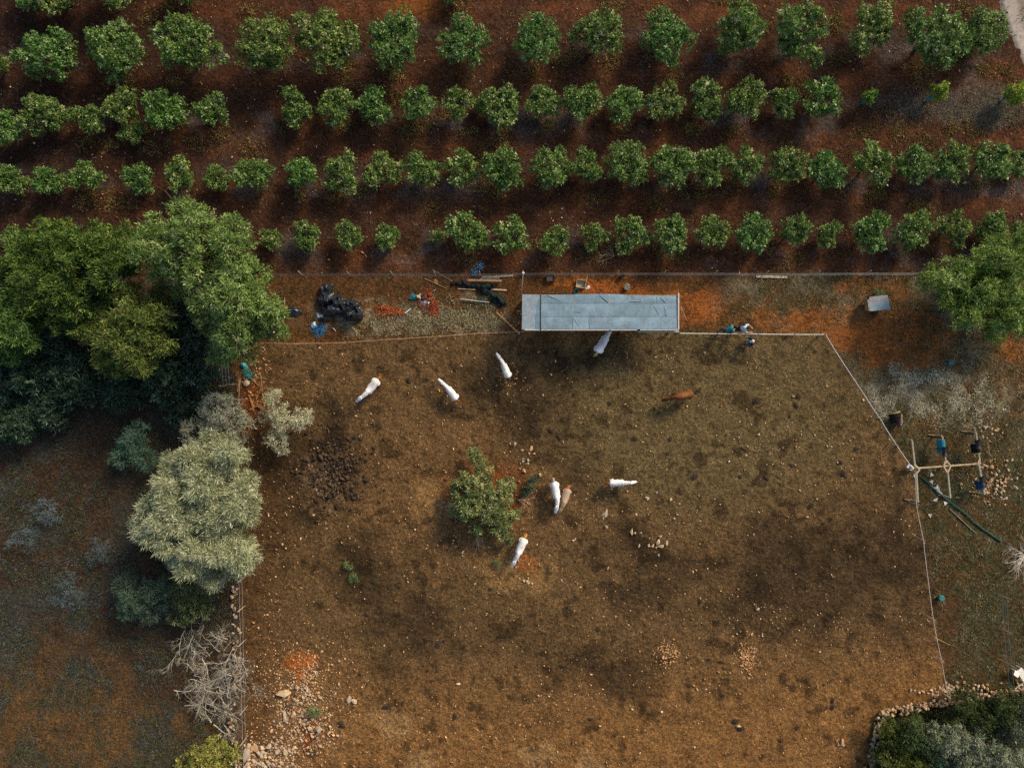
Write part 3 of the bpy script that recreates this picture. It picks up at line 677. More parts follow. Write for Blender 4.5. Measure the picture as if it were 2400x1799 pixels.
# ------------------------------------------------------------------ stones
def hull_mesh(name, seed, n=14, flat=0.7):
    r = np.random.default_rng(seed); p = unit(r.normal(size=(n, 3)))*r.uniform(0.75, 1.0, (n, 1))*np.array([1, r.uniform(.65, .95), flat*r.uniform(.7, 1)])*0.5
    bm = bmesh.new(); vs = [bm.verts.new(v) for v in p]
    res = bmesh.ops.convex_hull(bm, input=vs); 
    bmesh.ops.delete(bm, geom=[v for v in bm.verts if not v.link_faces], context='VERTS')
    bmesh.ops.triangulate(bm, faces=bm.faces[:])
    me = bpy.data.meshes.new(name); bm.to_mesh(me); bm.free()
    return me
HULL = [hull_mesh('stone', 300+k) for k in range(10)]
HV = []
for me in HULL:
    v = np.empty(len(me.vertices)*3); me.vertices.foreach_get('co', v); f = np.array([tuple(p.vertices) for p in me.polygons]); HV.append((v.reshape(-1, 3), f))
TINTS = [(1, 1, 1), (1.25, 1.02, .78), (1.2, .85, .6), (1.15, 1.15, 1.18), (.8, .74, .66), (1.35, 1.25, 1.05)]
STONE_ME = []
for k, me in enumerate(HULL):
    for ti, t in enumerate(TINTS):
        m2 = me.copy(); a = m2.color_attributes.new('Col', 'FLOAT_COLOR', 'POINT')
        c = np.ones((len(m2.vertices), 4), np.float32); c[:, :3] = t; a.data.foreach_set('color', c.ravel()); m2.materials.append(M['stone']); STONE_ME.append(m2)
sr = random.Random(12)
def stone(px, py, dpx, parent=None, z=None, asp=1.0, ang=None, pale=False, name='stone'):
    p = G(px, py); d = dpx/PPM
    me = STONE_ME[sr.randrange(10)*6 + (sr.choice((0, 3, 5)) if pale else sr.randrange(6))]
    o = bpy.data.objects.new(name, me); COL.objects.link(o)
    zz = p[2] + d*0.14 if z is None else p[2]+z
    loc = np.array([p[0], p[1], zz])
    if parent is not None: o.parent = parent; loc = loc - ORIG[parent.name]
    o.location = tuple(loc); o.rotation_euler = (sr.uniform(-.3, .3), sr.uniform(-.3, .3), sr.uniform(0, 6.28) if ang is None else ang)
    o.scale = (d*1.12*asp, d*1.12, d*sr.uniform(.85, 1.05))
    return o
def stones(lst, lab, group, pale=False):
    for it in lst:
        o = stone(*it[:3], asp=it[3] if len(it) > 3 else 1.0, ang=it[4] if len(it) > 4 else None, pale=pale); put(o, lab, 'stone', group)
def one(px, py, d, lab, asp=1.0, ang=None, pale=True):
    put(stone(px, py, d, asp=asp, ang=ang, pale=pale), lab, 'stone')
one(580, 1766, 27, 'large white upright boulder at the left end of the bottom rubble heap', 1.5, 1.5)
one(598, 1752, 22, 'brownish boulder right of the white boulder in the bottom rubble', 1.1, None, False)
one(614, 1750, 19, 'grey boulder third from the wall in the bottom rubble heap')
one(630, 1748, 18, 'grey boulder fourth from the wall in the bottom rubble heap')
one(665, 1622, 30, 'big blocky boulder at the top left of the rubble heap', 1.1)
one(667, 1676, 17, 'long narrow pale boulder standing in the rubble heap', 2.2, 1.8)
one(687, 1674, 17, 'squarish tan boulder right of the long pale boulder', 1, None, False)
one(727, 1704, 15, 'oval pale boulder below the green bush on the rubble')
one(748, 1708, 18, 'round pale boulder lower right of the green rubble bush')
one(818, 1636, 18, 'left half of the split boulder right of the rubble heap')
one(831, 1640, 16, 'right half of the split boulder right of the rubble heap')
one(670, 1762, 16, 'white boulder at the right of the bottom rubble heap')
one(532, 834, 26, 'large square grey boulder behind the wire gate', 1.1, .6)
one(577, 898, 20, 'brown block-like boulder below the teal bag by the gate', 1, None, False)
one(1421, 1202, 12, 'upper standing pale stone below the horse on the right', 2.0, 1.3)
one(1414, 1205, 9, 'thin slab leaning on the standing pale stone', 1.8, 1.0)
one(1420, 1233, 11, 'lone oval grey stone left of the stone circle')
one(1541, 1270, 15, 'largest pale stone at the middle of the stone circle', 1.3, 1.4)
one(1547, 1256, 9, 'pale stone on top of the stone circle')
one(1548, 1279, 13, 'flat pale stone at the bottom of the stone circle', 1.3, .2)
one(1480, 1245, 11, 'pale upright stone left of the stone circle', 1.5, 1.5)
one(1563, 1272, 9, 'narrow stone on the right of the stone circle', 1.8, 1.6)
one(1544, 1300, 9, 'single stone just below the stone circle')
stones([(1530, 1278, 8, 1.4, 1.3), (1520, 1277, 7, 1.3, 1.2), (1538, 1282, 7), (1498, 1278, 7, 1.6, 1.3), (1502, 1248, 7), (1488, 1248, 7), (1568, 1250, 7), (1490, 1205, 8), (1580, 1215, 8), (1518, 1168, 8, 1.4, .9), (1538, 1153, 7), (1572, 1170, 7, 1.3), (1592, 1180, 6), (1587, 1205, 6), (1637, 1160, 7), (1640, 1220, 6)], 'small pale stone scattered around the stone circle', 'stones round the circle', True)
stones([(1207, 1040, 11), (1245, 1050, 12, 1.3, 1.3), (1224, 1055, 9), (1240, 1062, 8), (1252, 1063, 7), (1226, 1075, 9), (1225, 1081, 9), (1238, 1078, 9), (1237, 1086, 7), (1228, 1102, 15), (1266, 1113, 12), (1220, 1086, 6), (1196, 1039, 7), (1272, 1097, 6), (1218, 1098, 7)], 'tan stone in the scatter above the paddock bush', 'stones above the paddock bush')
stones([(1228, 1360, 8), (1236, 1362, 8), (1238, 1354, 7), (1247, 1366, 6), (1218, 1355, 6), (1215, 1312, 8), (1288, 1300, 7)], 'pale stone by the orange soil below the lowest horse', 'stones by the orange soil', True)
stones([(1963, 1742, 9), (1972, 1735, 12, 1.8, 1.3), (1975, 1744, 9)], 'tan stone in the cluster near the lower right wall corner', 'three tan stones')
rub = np.random.default_rng(77)
lst = []
for _ in range(75):
    a = rub.uniform(0, 6.28); q = rub.uniform(0, 1)**.6
    lst.append((705+72*q*math.cos(a), 1690+88*q*math.sin(a), rub.uniform(7, 11)))
stones(lst, 'pale fist-sized rubble stone in the heap around the green bush', 'rubble heap stones')
lst = [(rub.uniform(572, 690), rub.uniform(1745, 1799), rub.uniform(8, 14)) for _ in range(55)]
stones(lst, 'pale stone in the rubble heap at the bottom edge', 'bottom rubble heap stones', True)
lst = [(rub.normal(2335, 28), rub.normal(1135, 24), rub.uniform(7, 12)) for _ in range(60)]
stones(lst, 'tan stone in the scatter right of the saddle rack', 'stones right of the saddle rack')
lst = [(rub.normal(2320, 20), rub.normal(1005, 10), rub.uniform(6, 9)) for _ in range(20)]
stones(lst, 'tan stone in the scatter above the right end of the saddle rack', 'stones above the saddle rack')

# dry stone wall at the lower right, each stone a part
def wall(name, label, pts, wpx, zt, dens, seed, dsz=(8, 13)):
    b = G(*pts[0]); t = thing(name, label, 'wall', b)
    r = random.Random(seed)
    for (ax, ay), (bx, by) in zip(pts[:-1], pts[1:]):
        L = math.hypot(bx-ax, by-ay); n = int(L*dens)
        for i in range(n):
            f = r.random(); off = r.uniform(-.5, .5)*wpx
            nx_, ny_ = -(by-ay)/L, (bx-ax)/L
            d = r.uniform(*dsz); lev = r.random()
            stone(ax+(bx-ax)*f+nx_*off, ay+(by-ay)*f+ny_*off, d, t, zt*lev*(1-abs(off)/wpx)+0.05, name='stone')
    return t
wall('stone_wall', 'low tumbled dry stone wall fronting the lower right thicket', [(2062, 1668), (2120, 1656), (2180, 1644), (2260, 1632), (2330, 1622), (2410, 1608)], 15, .6, .75, 4, (6, 11))
wall('stone_wall', 'short dry stone wall running down from the thicket corner to the bottom edge', [(2060, 1670), (2052, 1705), (2044, 1740), (2032, 1799), (2028, 1815)], 14, .5, .75, 5, (6, 11))
wall('stone_wall', 'collapsed stone wall along the left side of the paddock', [(552, 1372), (553, 1440), (556, 1500), (556, 1600), (545, 1690), (548, 1730), (560, 1799)], 16, .35, .17, 6, (6, 12))
lst = [(rub.normal(2215, 30)+k, rub.normal(1618, 8)-k*.12, rub.uniform(7, 11)) for k in rub.uniform(-40, 90, 75)]
stones(lst, 'tan stone spilled in front of the lower right stone wall', 'stones spilled from the right wall')

# pebbles: uncountable, one object each
def scatter_hulls(name, label, P, size, cols, seed, mat='stone', kind='stuff'):
    r = np.random.default_rng(seed); Vs = []; Fs = []; Cs = []; n0 = 0
    for (x, y, z), d in zip(P, size):
        v, f = HV[r.integers(0, 10)]; a = r.uniform(0, 6.28); c, s = math.cos(a), math.sin(a)
        q = v*np.array([1.1*r.uniform(.8, 1.5), 1, .9])*d; q = np.stack([q[:, 0]*c-q[:, 1]*s, q[:, 0]*s+q[:, 1]*c, q[:, 2]], 1) + np.array([x, y, z+d*.15])
        Vs.append(q); Fs.append(f+n0); n0 += len(q); Cs.append(np.tile(np.array(cols[r.integers(0, len(cols))])*r.uniform(.7, 1.25), (len(q), 1)))
    o = obj(name, np_mesh(name, np.concatenate(Vs), np.concatenate(Fs), np.concatenate(Cs)), M[mat]); return put(o, label, None, None, kind)
def pts_px(px, py):
    P = np.stack([(px-1200)/PPM, (899.5-py)/PPM], 1); return np.column_stack([P, gh(P[:, 0], P[:, 1])])
r = np.random.default_rng(404)
px = r.uniform(570, 2200, 9000); py = r.uniform(810, 1810, 9000)
dens = 0.20 + 0.45*sstep(fbm(px, py, 1/130, 3, 88), .5, .7) + 0.7*np.exp(-((px-700)/110)**2-((py-1600)/190)**2) + .4*np.exp(-((px-620)/70)**2-((py-1450)/200)**2)+.25*np.exp(-((px-620)/60)**2-((py-1150)/160)**2)+.25*np.exp(-((px-1750)/150)**2-((py-1450)/60)**2)
ok = (r.random(9000) < dens) & (poly_sdf(px, py, PADDOCK) < -4)
px, py = px[ok], py[ok]
scatter_hulls('pebbles', 'small tan pebbles strewn over the paddock soil', pts_px(px, py), r.gamma(2.4, .024, len(px))+.035, [(1.7, 1.3, .9), (1.3, .95, .6), (1.6, 1.45, 1.25), (1.0, .7, .42)], 1)
cx = np.concatenate([r.normal(715, 42, 800), r.normal(690, 60, 420), r.normal(625, 40, 600), r.normal(722, 18, 160)]); cy = np.concatenate([r.normal(1690, 52, 800), r.normal(1610, 45, 420), r.normal(1775, 26, 600), r.normal(1575, 20, 160)])
scatter_hulls('gravel', 'pale broken gravel of the rubble heaps', pts_px(cx, cy), r.gamma(3.2, .02, len(cx))+.04, [(1.5, 1.2, .9), (1.6, 1.5, 1.35), (1.4, .95, .6), (1.1, 1.0, .9), (1.5, 1.1, .7)], 2)
cx = np.concatenate([r.normal(1565, 16, 160), r.normal(1750, 12, 220), r.normal(1182, 22, 60), r.normal(600, 22, 220), r.normal(2310, 40, 200)]); cy = np.concatenate([r.normal(1535, 18, 160), r.normal(1541, 17, 220), r.normal(880, 18, 60), r.normal(905, 60, 220), r.normal(1110, 50, 200)])
scatter_hulls('chippings', 'small heaps of tan chippings on the bare soil', pts_px(cx, cy), r.gamma(3, .02, len(cx))+.05, [(1.6, 1.1, .6), (1.3, .95, .7), (1.2, .8, .45)], 3)
ox = r.uniform(0, 2400, 7000); oy = r.uniform(0, 640, 7000); ok = r.random(7000) < .15+.6*sstep(fbm(ox, oy, 1/90, 3, 18), .5, .66); ox, oy = ox[ok], oy[ok]
scatter_hulls('soil_clods', 'small pale stones and clods in the red orchard soil', pts_px(ox, oy), r.gamma(2.5, .022, len(ox))+.03, [(1.2, .9, .7), (.8, .45, .25), (1.4, 1.3, 1.25), (.6, .35, .2)], 4)

cx = r.normal(790, 42, 420); cy = r.normal(1105, 52, 420)
scatter_hulls('mud_clods', 'dark trampled mud clods left of the paddock bush', pts_px(cx, cy), r.gamma(4, .035, 420)+.05, [(.10, .09, .08), (.16, .13, .10), (.07, .065, .06), (.24, .2, .16)], 6)
cx = r.normal(757, 22, 170); cy = r.normal(1135, 34, 170)
scatter_hulls('ash_clods', 'pale dusty clods on the left of the dark mud patch', pts_px(cx, cy), r.gamma(3, .025, 170)+.04, [(.7, .58, .46), (.5, .42, .34), (.15, .14, .14)], 7)
# dung piles
DUNG = []
dr = np.random.default_rng(31)
for k in range(6):
    n_, m_ = 26, 9; Vd = [(0, 0, .09)]; Fd = []
    for i in range(1, m_):
        q = i/(m_-1)
        for j in range(n_):
            a_ = 2*math.pi*j/n_; rad = .30*q*(1+.16*math.sin(2*a_+k*1.7)+.10*math.sin(3*a_+k)*q+.10*dr.normal()*q)
            Vd.append((rad*math.cos(a_), rad*.8*math.sin(a_), max(-.03, .10*(1-q**1.5)+dr.normal()*.022-.03*(q > .9))))
    for j in range(n_): Fd.append((0, 1+j, 1+(j+1) % n_))
    for i in range(m_-2):
        for j in range(n_):
            a_ = 1+i*n_+j; b_ = 1+i*n_+(j+1) % n_; Fd += [(a_, a_+n_, b_+n_), (a_, b_+n_, b_)]
    me = np_mesh('dung_pile', np.array(Vd), np.array(Fd), np.ones((len(Vd), 3))); me.materials.append(M['dung']); DUNG.append(me)
dsp = [(957, 891), (1660, 1545), (1693, 1628), (1722, 1690), (1736, 1706), (1382, 1685), (1340, 1740), (1250, 1000), (1265, 1020), (1290, 1010), (1310, 1025), (1328, 1030), (1275, 960), (1258, 985), (1480, 965), (1487, 1028), (1562, 1063), (1428, 945), (1700, 1020), (1742, 1053), (1625, 1118), (1733, 1117), (1865, 950), (1850, 975), (1932, 950), (1968, 920), (2003, 1052), (1967, 1083), (1852, 1090), (1900, 1185), (1975, 1110), (1928, 1225), (1882, 1330), (1860, 1335), (1830, 1270), (1866, 1705), (1930, 1605), (1950, 1640), (1950, 1655), (1828, 1735), (860, 1440), (845, 1580), (905, 1655), (800, 1698), (1025, 1510), (1040, 1502), (1010, 1425), (878, 1365), (890, 1455), (860, 1602), (1065, 1680), (1210, 1562), (1400, 1475), (1460, 1400), (1585, 1375), (1318, 1560), (1100, 825), (1015, 905), (1445, 1150), (1150, 1380), (1385, 885), (1345, 925), (1316, 855), (1870, 930), (1795, 1120), (1640, 1410), (955, 1128), (1043, 1125), (1570, 1030), (1770, 940)]
for i, (x, y) in enumerate(dsp):
    p = G(x, y); o = bpy.data.objects.new('dung_pile', DUNG[i % 6]); COL.objects.link(o); s = sr.uniform(.3, .95); o.location = tuple(p); o.scale = (s, s*sr.uniform(.6, 1.2), s*.7); o.rotation_euler = (0, 0, sr.uniform(0, 6.28))
    put(o, 'dark brown pile of horse dung lying on the paddock', 'dung', 'dung piles on the paddock')

# ------------------------------------------------------------------ grass and weeds
def tufts(name, label, px, py, n, L, Wd, cols, seed, lean=.8, cv=.25):
    r = np.random.default_rng(seed); P = pts_px(px, py); m = len(P)
    k = np.array(cols)[r.integers(0, len(cols), m)]*r.uniform(1-cv, 1+cv, (m, 1))
    Pn = np.repeat(P, n, 0) + r.normal(size=(m*n, 3))*np.array([L*.5, L*.5, 0]); c = np.repeat(k, n, 0)*r.uniform(.8, 1.2, (m*n, 1))
    D = r.normal(size=(m*n, 3))*lean; D[:, 2] = r.uniform(.25, .9, m*n); D = unit(D)
    V_, F_, C_ = leaf_quads(Pn, D, unit(r.normal(size=(m*n, 3))+np.array([0, 0, 1.0])), L*r.uniform(.5, 1.3, m*n), Wd*r.uniform(.7, 1.3, m*n), c)
    return put(obj(name, np_mesh(name, V_, F_, C_), M['grass']), label, None, None, 'stuff')
def sample(n, x0, x1, y0, y1, df, seed):
    r = np.random.default_rng(seed); x = r.uniform(x0, x1, n); y = r.uniform(y0, y1, n); k = r.random(n) < df(x, y); return x[k], y[k]
in_pad = lambda x, y: poly_sdf(x, y, PADDOCK) < 6
x, y = sample(22000, 1640, 2420, 642, 1640, lambda x, y: (~in_pad(x, y))*(.15+.85*sstep(fbm(x, y, 1/45, 3, 14), .44, .62))*(1-.8*np.exp(-((x-2060)/130)**2-((y-770)/60)**2))*(1-.75*np.exp(-((x-1800)/160)**2-((y-755)/22)**2)), 1)
tufts('dry_grass', 'patchy grey-green dry grass around the right-hand yard', x, y, 9, .20, .022, [lin(140, 132, 100), lin(112, 112, 72), lin(158, 150, 122), lin(124, 98, 58), lin(90, 96, 58)], 1)
x, y = sample(6000, 1990, 2400, 850, 1010, lambda x, y: np.exp(-((x-2190)/150)**2-((y-925)/46)**2)*(~in_pad(x, y))*sstep(fbm(x, y, 1/26, 3, 83), .44, .58), 2)
tufts('dry_grass', 'bleached silvery dry grass right of the paddock corner', x, y, 9, .2, .022, [lin(236, 232, 210), lin(214, 208, 182), lin(180, 176, 150)], 2)
x, y = sample(9000, 780, 1225, 690, 792, lambda x, y: np.clip(np.exp(-((x-1095)/62)**2-((y-755)/20)**2)+.45*np.exp(-((x-960)/110)**2-((y-758)/20)**2)+.14*np.exp(-((x-1060)/140)**2-((y-720)/40)**2), 0, 1)*(.25+.75*sstep(fbm(x, y, 1/18, 3, 29), .42, .58))*(y < 800-(x-800)*.055), 3)
tufts('dry_grass', 'straw-coloured dry grass along the rope fence west of the shed', x, y, 9, .2, .024, [lin(200, 190, 156), lin(170, 164, 134), lin(128, 128, 92), lin(184, 166, 128)], 3)
x, y = sample(5000, 590, 1640, 645, 790, lambda x, y: .10+.4*sstep(fbm(x, y, 1/50, 3, 25), .5, .66), 4)
tufts('dry_grass', 'sparse green-grey weeds in the strip behind the shed', x, y, 8, .16, .022, [lin(96, 104, 70), lin(120, 112, 86), lin(82, 92, 62)], 4)
x, y = sample(26000, -20, 555, 820, 1810, lambda x, y: .12+.75*sstep(fbm(x, y, 1/60, 4, 36), .42, .64), 5)
tufts('field_weeds', 'grey-green low weeds covering the left field', x, y, 8, .22, .026, [lin(78, 88, 82), lin(92, 98, 78), lin(66, 78, 60), lin(98, 104, 108), lin(110, 100, 62)], 5)
x, y = sample(12000, -10, 2410, -10, 636, lambda x, y: (.04+.55*sstep(fbm(x, y, 1/40, 3, 47), .53, .68))*(.4+.6*sstep(x, 300, 900)), 6)
tufts('orchard_weeds', 'withered yellow weeds between the orchard rows', x, y, 8, .19, .028, [lin(128, 104, 58), lin(112, 96, 60), lin(142, 126, 82), lin(86, 84, 52)], 6)
wr = np.random.default_rng(606); cxs = wr.uniform(200, 2380, 110); cys = wr.choice([40, 170, 195, 310, 335, 455, 480, 590, 612, 130, 280], 110)+wr.normal(size=110)*18
x = np.concatenate([c+wr.normal(size=38)*wr.uniform(6, 17) for c in cxs]); y = np.concatenate([c+wr.normal(size=38)*wr.uniform(5, 12) for c in cys])
k = y < 632; x, y = x[k], y[k]
tufts('withered_weeds', 'clumps of withered yellow weeds in the orchard alleys', x, y, 7, .2, .04, [lin(140, 118, 68), lin(122, 102, 60), lin(156, 138, 92)], 16)
x, y = sample(9000, -10, 2410, -10, 636, lambda x, y: .10+.5*sstep(fbm(x, y, 1/50, 3, 57), .50, .66), 7)
tufts('leaf_litter', 'grey twigs and leaf litter under the orchard trees', x, y, 7, .2, .02, [lin(110, 108, 106), lin(84, 80, 78), lin(126, 120, 110)], 7, lean=2.5)
x, y = sample(3500, 2030, 2410, 170, 300, lambda x, y: np.exp(-((x-2330)/75)**2-((y-265)/32)**2)+.35*np.exp(-((x-2150)/90)**2-((y-260)/35)**2), 8)
tufts('dry_grass', 'bleached dry grass around the saplings near the road', x, y, 9, .24, .022, [lin(150, 146, 134), lin(122, 122, 112), lin(148, 134, 96)], 8)
x, y = sample(3000, 2040, 2410, 1610, 1810, lambda x, y: (y > 1672-(x-2062)*.18)*.6, 9)
tufts('undergrowth', 'olive undergrowth filling the lower right thicket', x, y, 10, .3, .035, [lin(84, 92, 56), lin(66, 76, 46), lin(110, 110, 80)], 9)
x, y = sample(2600, 540, 1000, 1300, 1800, lambda x, y: (.03+.1*sstep(fbm(x, y, 1/60, 3, 67), .55, .7)), 10)
tufts('straw', 'thin straw and weed tufts on the lower left paddock', x, y, 6, .14, .02, [lin(120, 112, 70), lin(150, 130, 84), lin(84, 96, 60)], 10)

# ------------------------------------------------------------------ the shed
ZR = 2.35
def R3(px, py, z): return W(px, py, z)
shed = thing('shed', 'long open horse shelter with blue-grey felted roof beside the paddock', 'shed', G(1407, 735))
zf = lambda py: ZR + 0.10*(py-690)/85        # roof falls slightly to the back
xsR = {0: [1268, 1345, 1425, 1480, 1509, 1560, 1588], 1: [1268, 1318, 1346, 1427, 1509, 1588], 2: [1268, 1343, 1381, 1427, 1509, 1548, 1588]}
ysR = [(690, 710.5), (711, 741.5), (742, 771)]
rsh = np.random.default_rng(8)
mb = MB()
for yr in (700, 726, 757): mb.beam(R3(1268, yr, zf(yr)-.09), R3(1588, yr, zf(yr)-.09), .05, .07)
roof = mb.build('roof', M['plank'], shed)
for row, (ya, yb) in enumerate(ysR):
    xs_ = xsR[row]
    for xa, xb in zip(xs_[:-1], xs_[1:]):
        nu, nv = 10, 6; lift = 0.006*row + rsh.uniform(0, .012)
        U_, T_ = np.meshgrid(np.linspace(0, 1, nu), np.linspace(0, 1, nv)); Vt = []
        for u, v in zip(U_.ravel(), T_.ravel()):
            x_ = xa+0.12+(xb-xa-0.24)*u; y_ = ya+.2+(yb-ya-.2)*v
            if row == 0 and v == 0: y_ += 1.6*math.sin(x_/60.0) + (2.0 if x_ > 1425 else 0)*sstep(np.array(x_), 1425, 1500) - (1.6*sstep(np.array(x_), 1540, 1588))
            p = R3(x_, y_, zf(y_)+lift+0.02*math.sin(math.pi*v)*math.sin(math.pi*u)+rsh.normal()*.003); Vt.append(p)
        Vt = np.array(Vt); Vb = Vt - (0, 0, .022); n_ = nu*nv
        Fq = []
        for j in range(nv-1):
            for i in range(nu-1):
                a = j*nu+i; Fq.append((a+nu, a+nu+1, a+1, a)); Fq.append((n_+a, n_+a+1, n_+a+nu+1, n_+a+nu))
        edge = list(range(nu-1)) 
        rim = [j for j in range(nu)] + [nu*(j+1)-1 for j in range(1, nv)] + [nu*(nv-1)+i for i in range(nu-2, -1, -1)] + [nu*j for j in range(nv-2, 0, -1)]
        for a, b in zip(rim, rim[1:]+rim[:1]): Fq.append((a, b, n_+b, n_+a))
        mb = MB(); mb.c = np.array([1, 1, 1])*rsh.uniform(.88, 1.1)*np.array([rsh.uniform(.97, 1.03), 1, 1]); mb.add(np.vstack([Vt, Vb]), Fq)
        o = mb.build('roof_sheet', M['felt'], roof, smooth=False)
# paler end bay
mb = MB(); P4 = [R3(1224, 690, ZR+.03), R3(1265, 690, ZR+.03), R3(1265, 772, ZR+.10), R3(1223, 772, ZR+.10)]
mb.add(P4 + [p-(0, 0, .03) for p in P4], [(0, 3, 2, 1), (4, 5, 6, 7), (0, 1, 5, 4), (1, 2, 6, 5), (2, 3, 7, 6), (3, 0, 4, 7)])
o = mb.build('roof_sheet', M['felt_pale'], roof); o['label'] = 'paler worn end sheet of the shed roof'
mb = MB(); mb.c = (.55, .75, .85)
P3 = [R3(1261, 700, ZR+.045), R3(1265, 700, ZR+.045), R3(1265, 771, ZR+.105), R3(1254, 771, ZR+.105), R3(1255, 745, ZR+.085)]
mb.add(P3, [(0, 4, 3, 2, 1)]); mb.build('felt_overlap', M['felt_pale'], roof)
for (xa, ya, xb, yb) in ((1406, 692, 1427, 709), (1282, 691, 1312, 703), (1533, 717, 1546, 738), (1557, 718, 1563, 740), (1345, 730, 1365, 731), (1345, 745, 1360, 768), (1541, 693, 1541, 709), (1550, 697, 1560, 709), (1475, 706, 1502, 706), (1343, 744, 1343, 770), (1382, 745, 1382, 770)):
    mb = MB(); mb.c = (1.25, 1.2, 1.15); q = np.linspace(0, 1, 5)
    mb.tube([R3(xa+(xb-xa)*t+rsh.normal()*.6, ya+(yb-ya)*t, zf(ya+(yb-ya)*t)+.035) for t in q], [.012, .022, .026, .022, .012], 6); mb.build('felt_wrinkle', M['felt'], roof)
mb = MB(); mb.c = (.95, .95, .9); mb.beam(R3(1590, 687, ZR+.06), R3(1590, 773, ZR+.13), .085, .09); mb.build('edge_board', M['white_rail'], shed)
for xa, xb in ((1230, 1265), (1268, 1428), (1431, 1493), (1500, 1588)):
    mb = MB(); mb.c = (.9, .92, .92); mb.beam(R3(xa, 773.2, ZR+.09), R3(xb, 773.2, ZR+.09), .06, .08); mb.build('edge_board', M['white_rail'], shed)
mb = MB(); mb.c = (.75, .8, .82); mb.beam(R3(1495, 777, ZR-.12), R3(1591, 777, ZR-.12), .10, .10); mb.build('front_beam', M['white_rail'], shed)
mb = MB(); mb.beam(R3(1225, 774.5, ZR-.08), R3(1495, 774.5, ZR-.05), .07, .12); mb.build('front_beam', M['plank'], shed)
mb = MB(); mb.beam(R3(1225, 692, ZR-.08), R3(1589, 694, ZR-.08), .07, .12); mb.build('rear_beam', M['plank'], shed)
mb = MB(); mb.c = (.2, .2, .2); mb.beam(R3(1266.5, 690, ZR-.02), R3(1266.5, 772, ZR+.06), .05, .05); mb.build('rafter', M['plank'], roof)
for xr in (1345, 1427, 1509):
    mb = MB(); mb.beam(R3(xr, 692, ZR-.03), R3(xr, 773, ZR+.06), .06, .08); mb.build('rafter', M['plank'], roof)
for xp in (1227, 1345, 1466, 1586):
    for yp in (694, 772):
        a = R3(xp, yp, ZR-.1); g = gh(a[0], a[1]); mb = MB(); mb.tube([(a[0], a[1], g-.1), (a[0], a[1], ZR-.12)], [.06, .055], 8); mb.build('post', M['pole'], shed, smooth=True)
for k in range(7):       # boarded rear wall
    z0 = 0.15+k*.3
    a = R3(1227, 693, ZR-.2); b = R3(1588, 693, ZR-.2); a[2] = z0; b[2] = z0; a[1] += .06; b[1] += .06
    mb = MB(); mb.beam(a, b, .03, .24); mb.build('wall_board', M['plank'], shed)
# pole and stay from the wire fence to the shed
mast = thing('white_pole', 'slim white pole with round cap at the north-west corner of the shed', 'pole', G(1222, 690))
mb = MB(); a = G(1222, 692); b = W(1226, 640, 2.9); mb.tube([a-(0, 0, .1), (a+b)/2, b], [.03, .026, .022], 8); mb.build('shaft', M['white_rail'], mast, smooth=True)
mb = MB(); mb.lathe(b-(0, 0, .03), [(.03, 0), (.085, .03), (.085, .07), (.03, .1)], 12); mb.build('cap', M['white_rail'], mast, smooth=True)
mb = MB(); mb.tube([b-(0, 0, .8), (b+a)/2+(.15, .1, -.5), G(1232, 676)], [.008]*3, 5); mb.build('stay_wire', M['wire'], mast)

# small hutch
hut = thing('hutch', 'small wooden hutch with a mottled blue-grey felt roof', 'hutch', G(2043, 714))
c0 = G(2043, 714); an = math.radians(6)
def hl(x, y, z): return np.array([c0[0]+x*math.cos(an)-y*math.sin(an), c0[1]+x*math.sin(an)+y*math.cos(an), c0[2]+z])
for k in range(3):
    mb = MB(); mb.c = (.95+.1*k, .95, .9+.05*k); y0 = -.46+k*.31; y1 = y0+.305
    mb.add([hl(-.62, y0, .93-.05*k), hl(.66, y0, .93-.05*k), hl(.66, y1, .90-.05*k), hl(-.62+(.12 if k == 2 else 0), y1, .90-.05*k), hl(-.62, y0, .905-.05*k), hl(.66, y0, .905-.05*k), hl(.66, y1, .875-.05*k), hl(-.62+(.12 if k == 2 else 0), y1, .875-.05*k)], [(0, 1, 2, 3), (7, 6, 5, 4), (0, 4, 5, 1), (1, 5, 6, 2), (2, 6, 7, 3), (3, 7, 4, 0)])
    mb.build('roof_sheet', M['felt'], hut)
mb = MB(); mb.beam(hl(-.66, -.44, .86), hl(-.66, .30, .80), .10, .10); mb.build('end_board', M['plank'], hut)
mb = MB(); mb.beam(hl(-.55, 0, .5), hl(.6, 0, .5), .74, .66); mb.build('wall', M['plank'], hut)
mb = MB(); mb.beam(hl(.05, -.40, .18), hl(.05, -.40, .62), .32, .03, up=(0, 1, 0)); mb.build('door', M['pole'], hut)
for x_ in (-.5, .55):
    for y_ in (-.32, .32): mb = MB(); mb.beam(hl(x_, y_, -.06), hl(x_, y_, .3), .07, .07); mb.build('leg', M['plank'], hut)

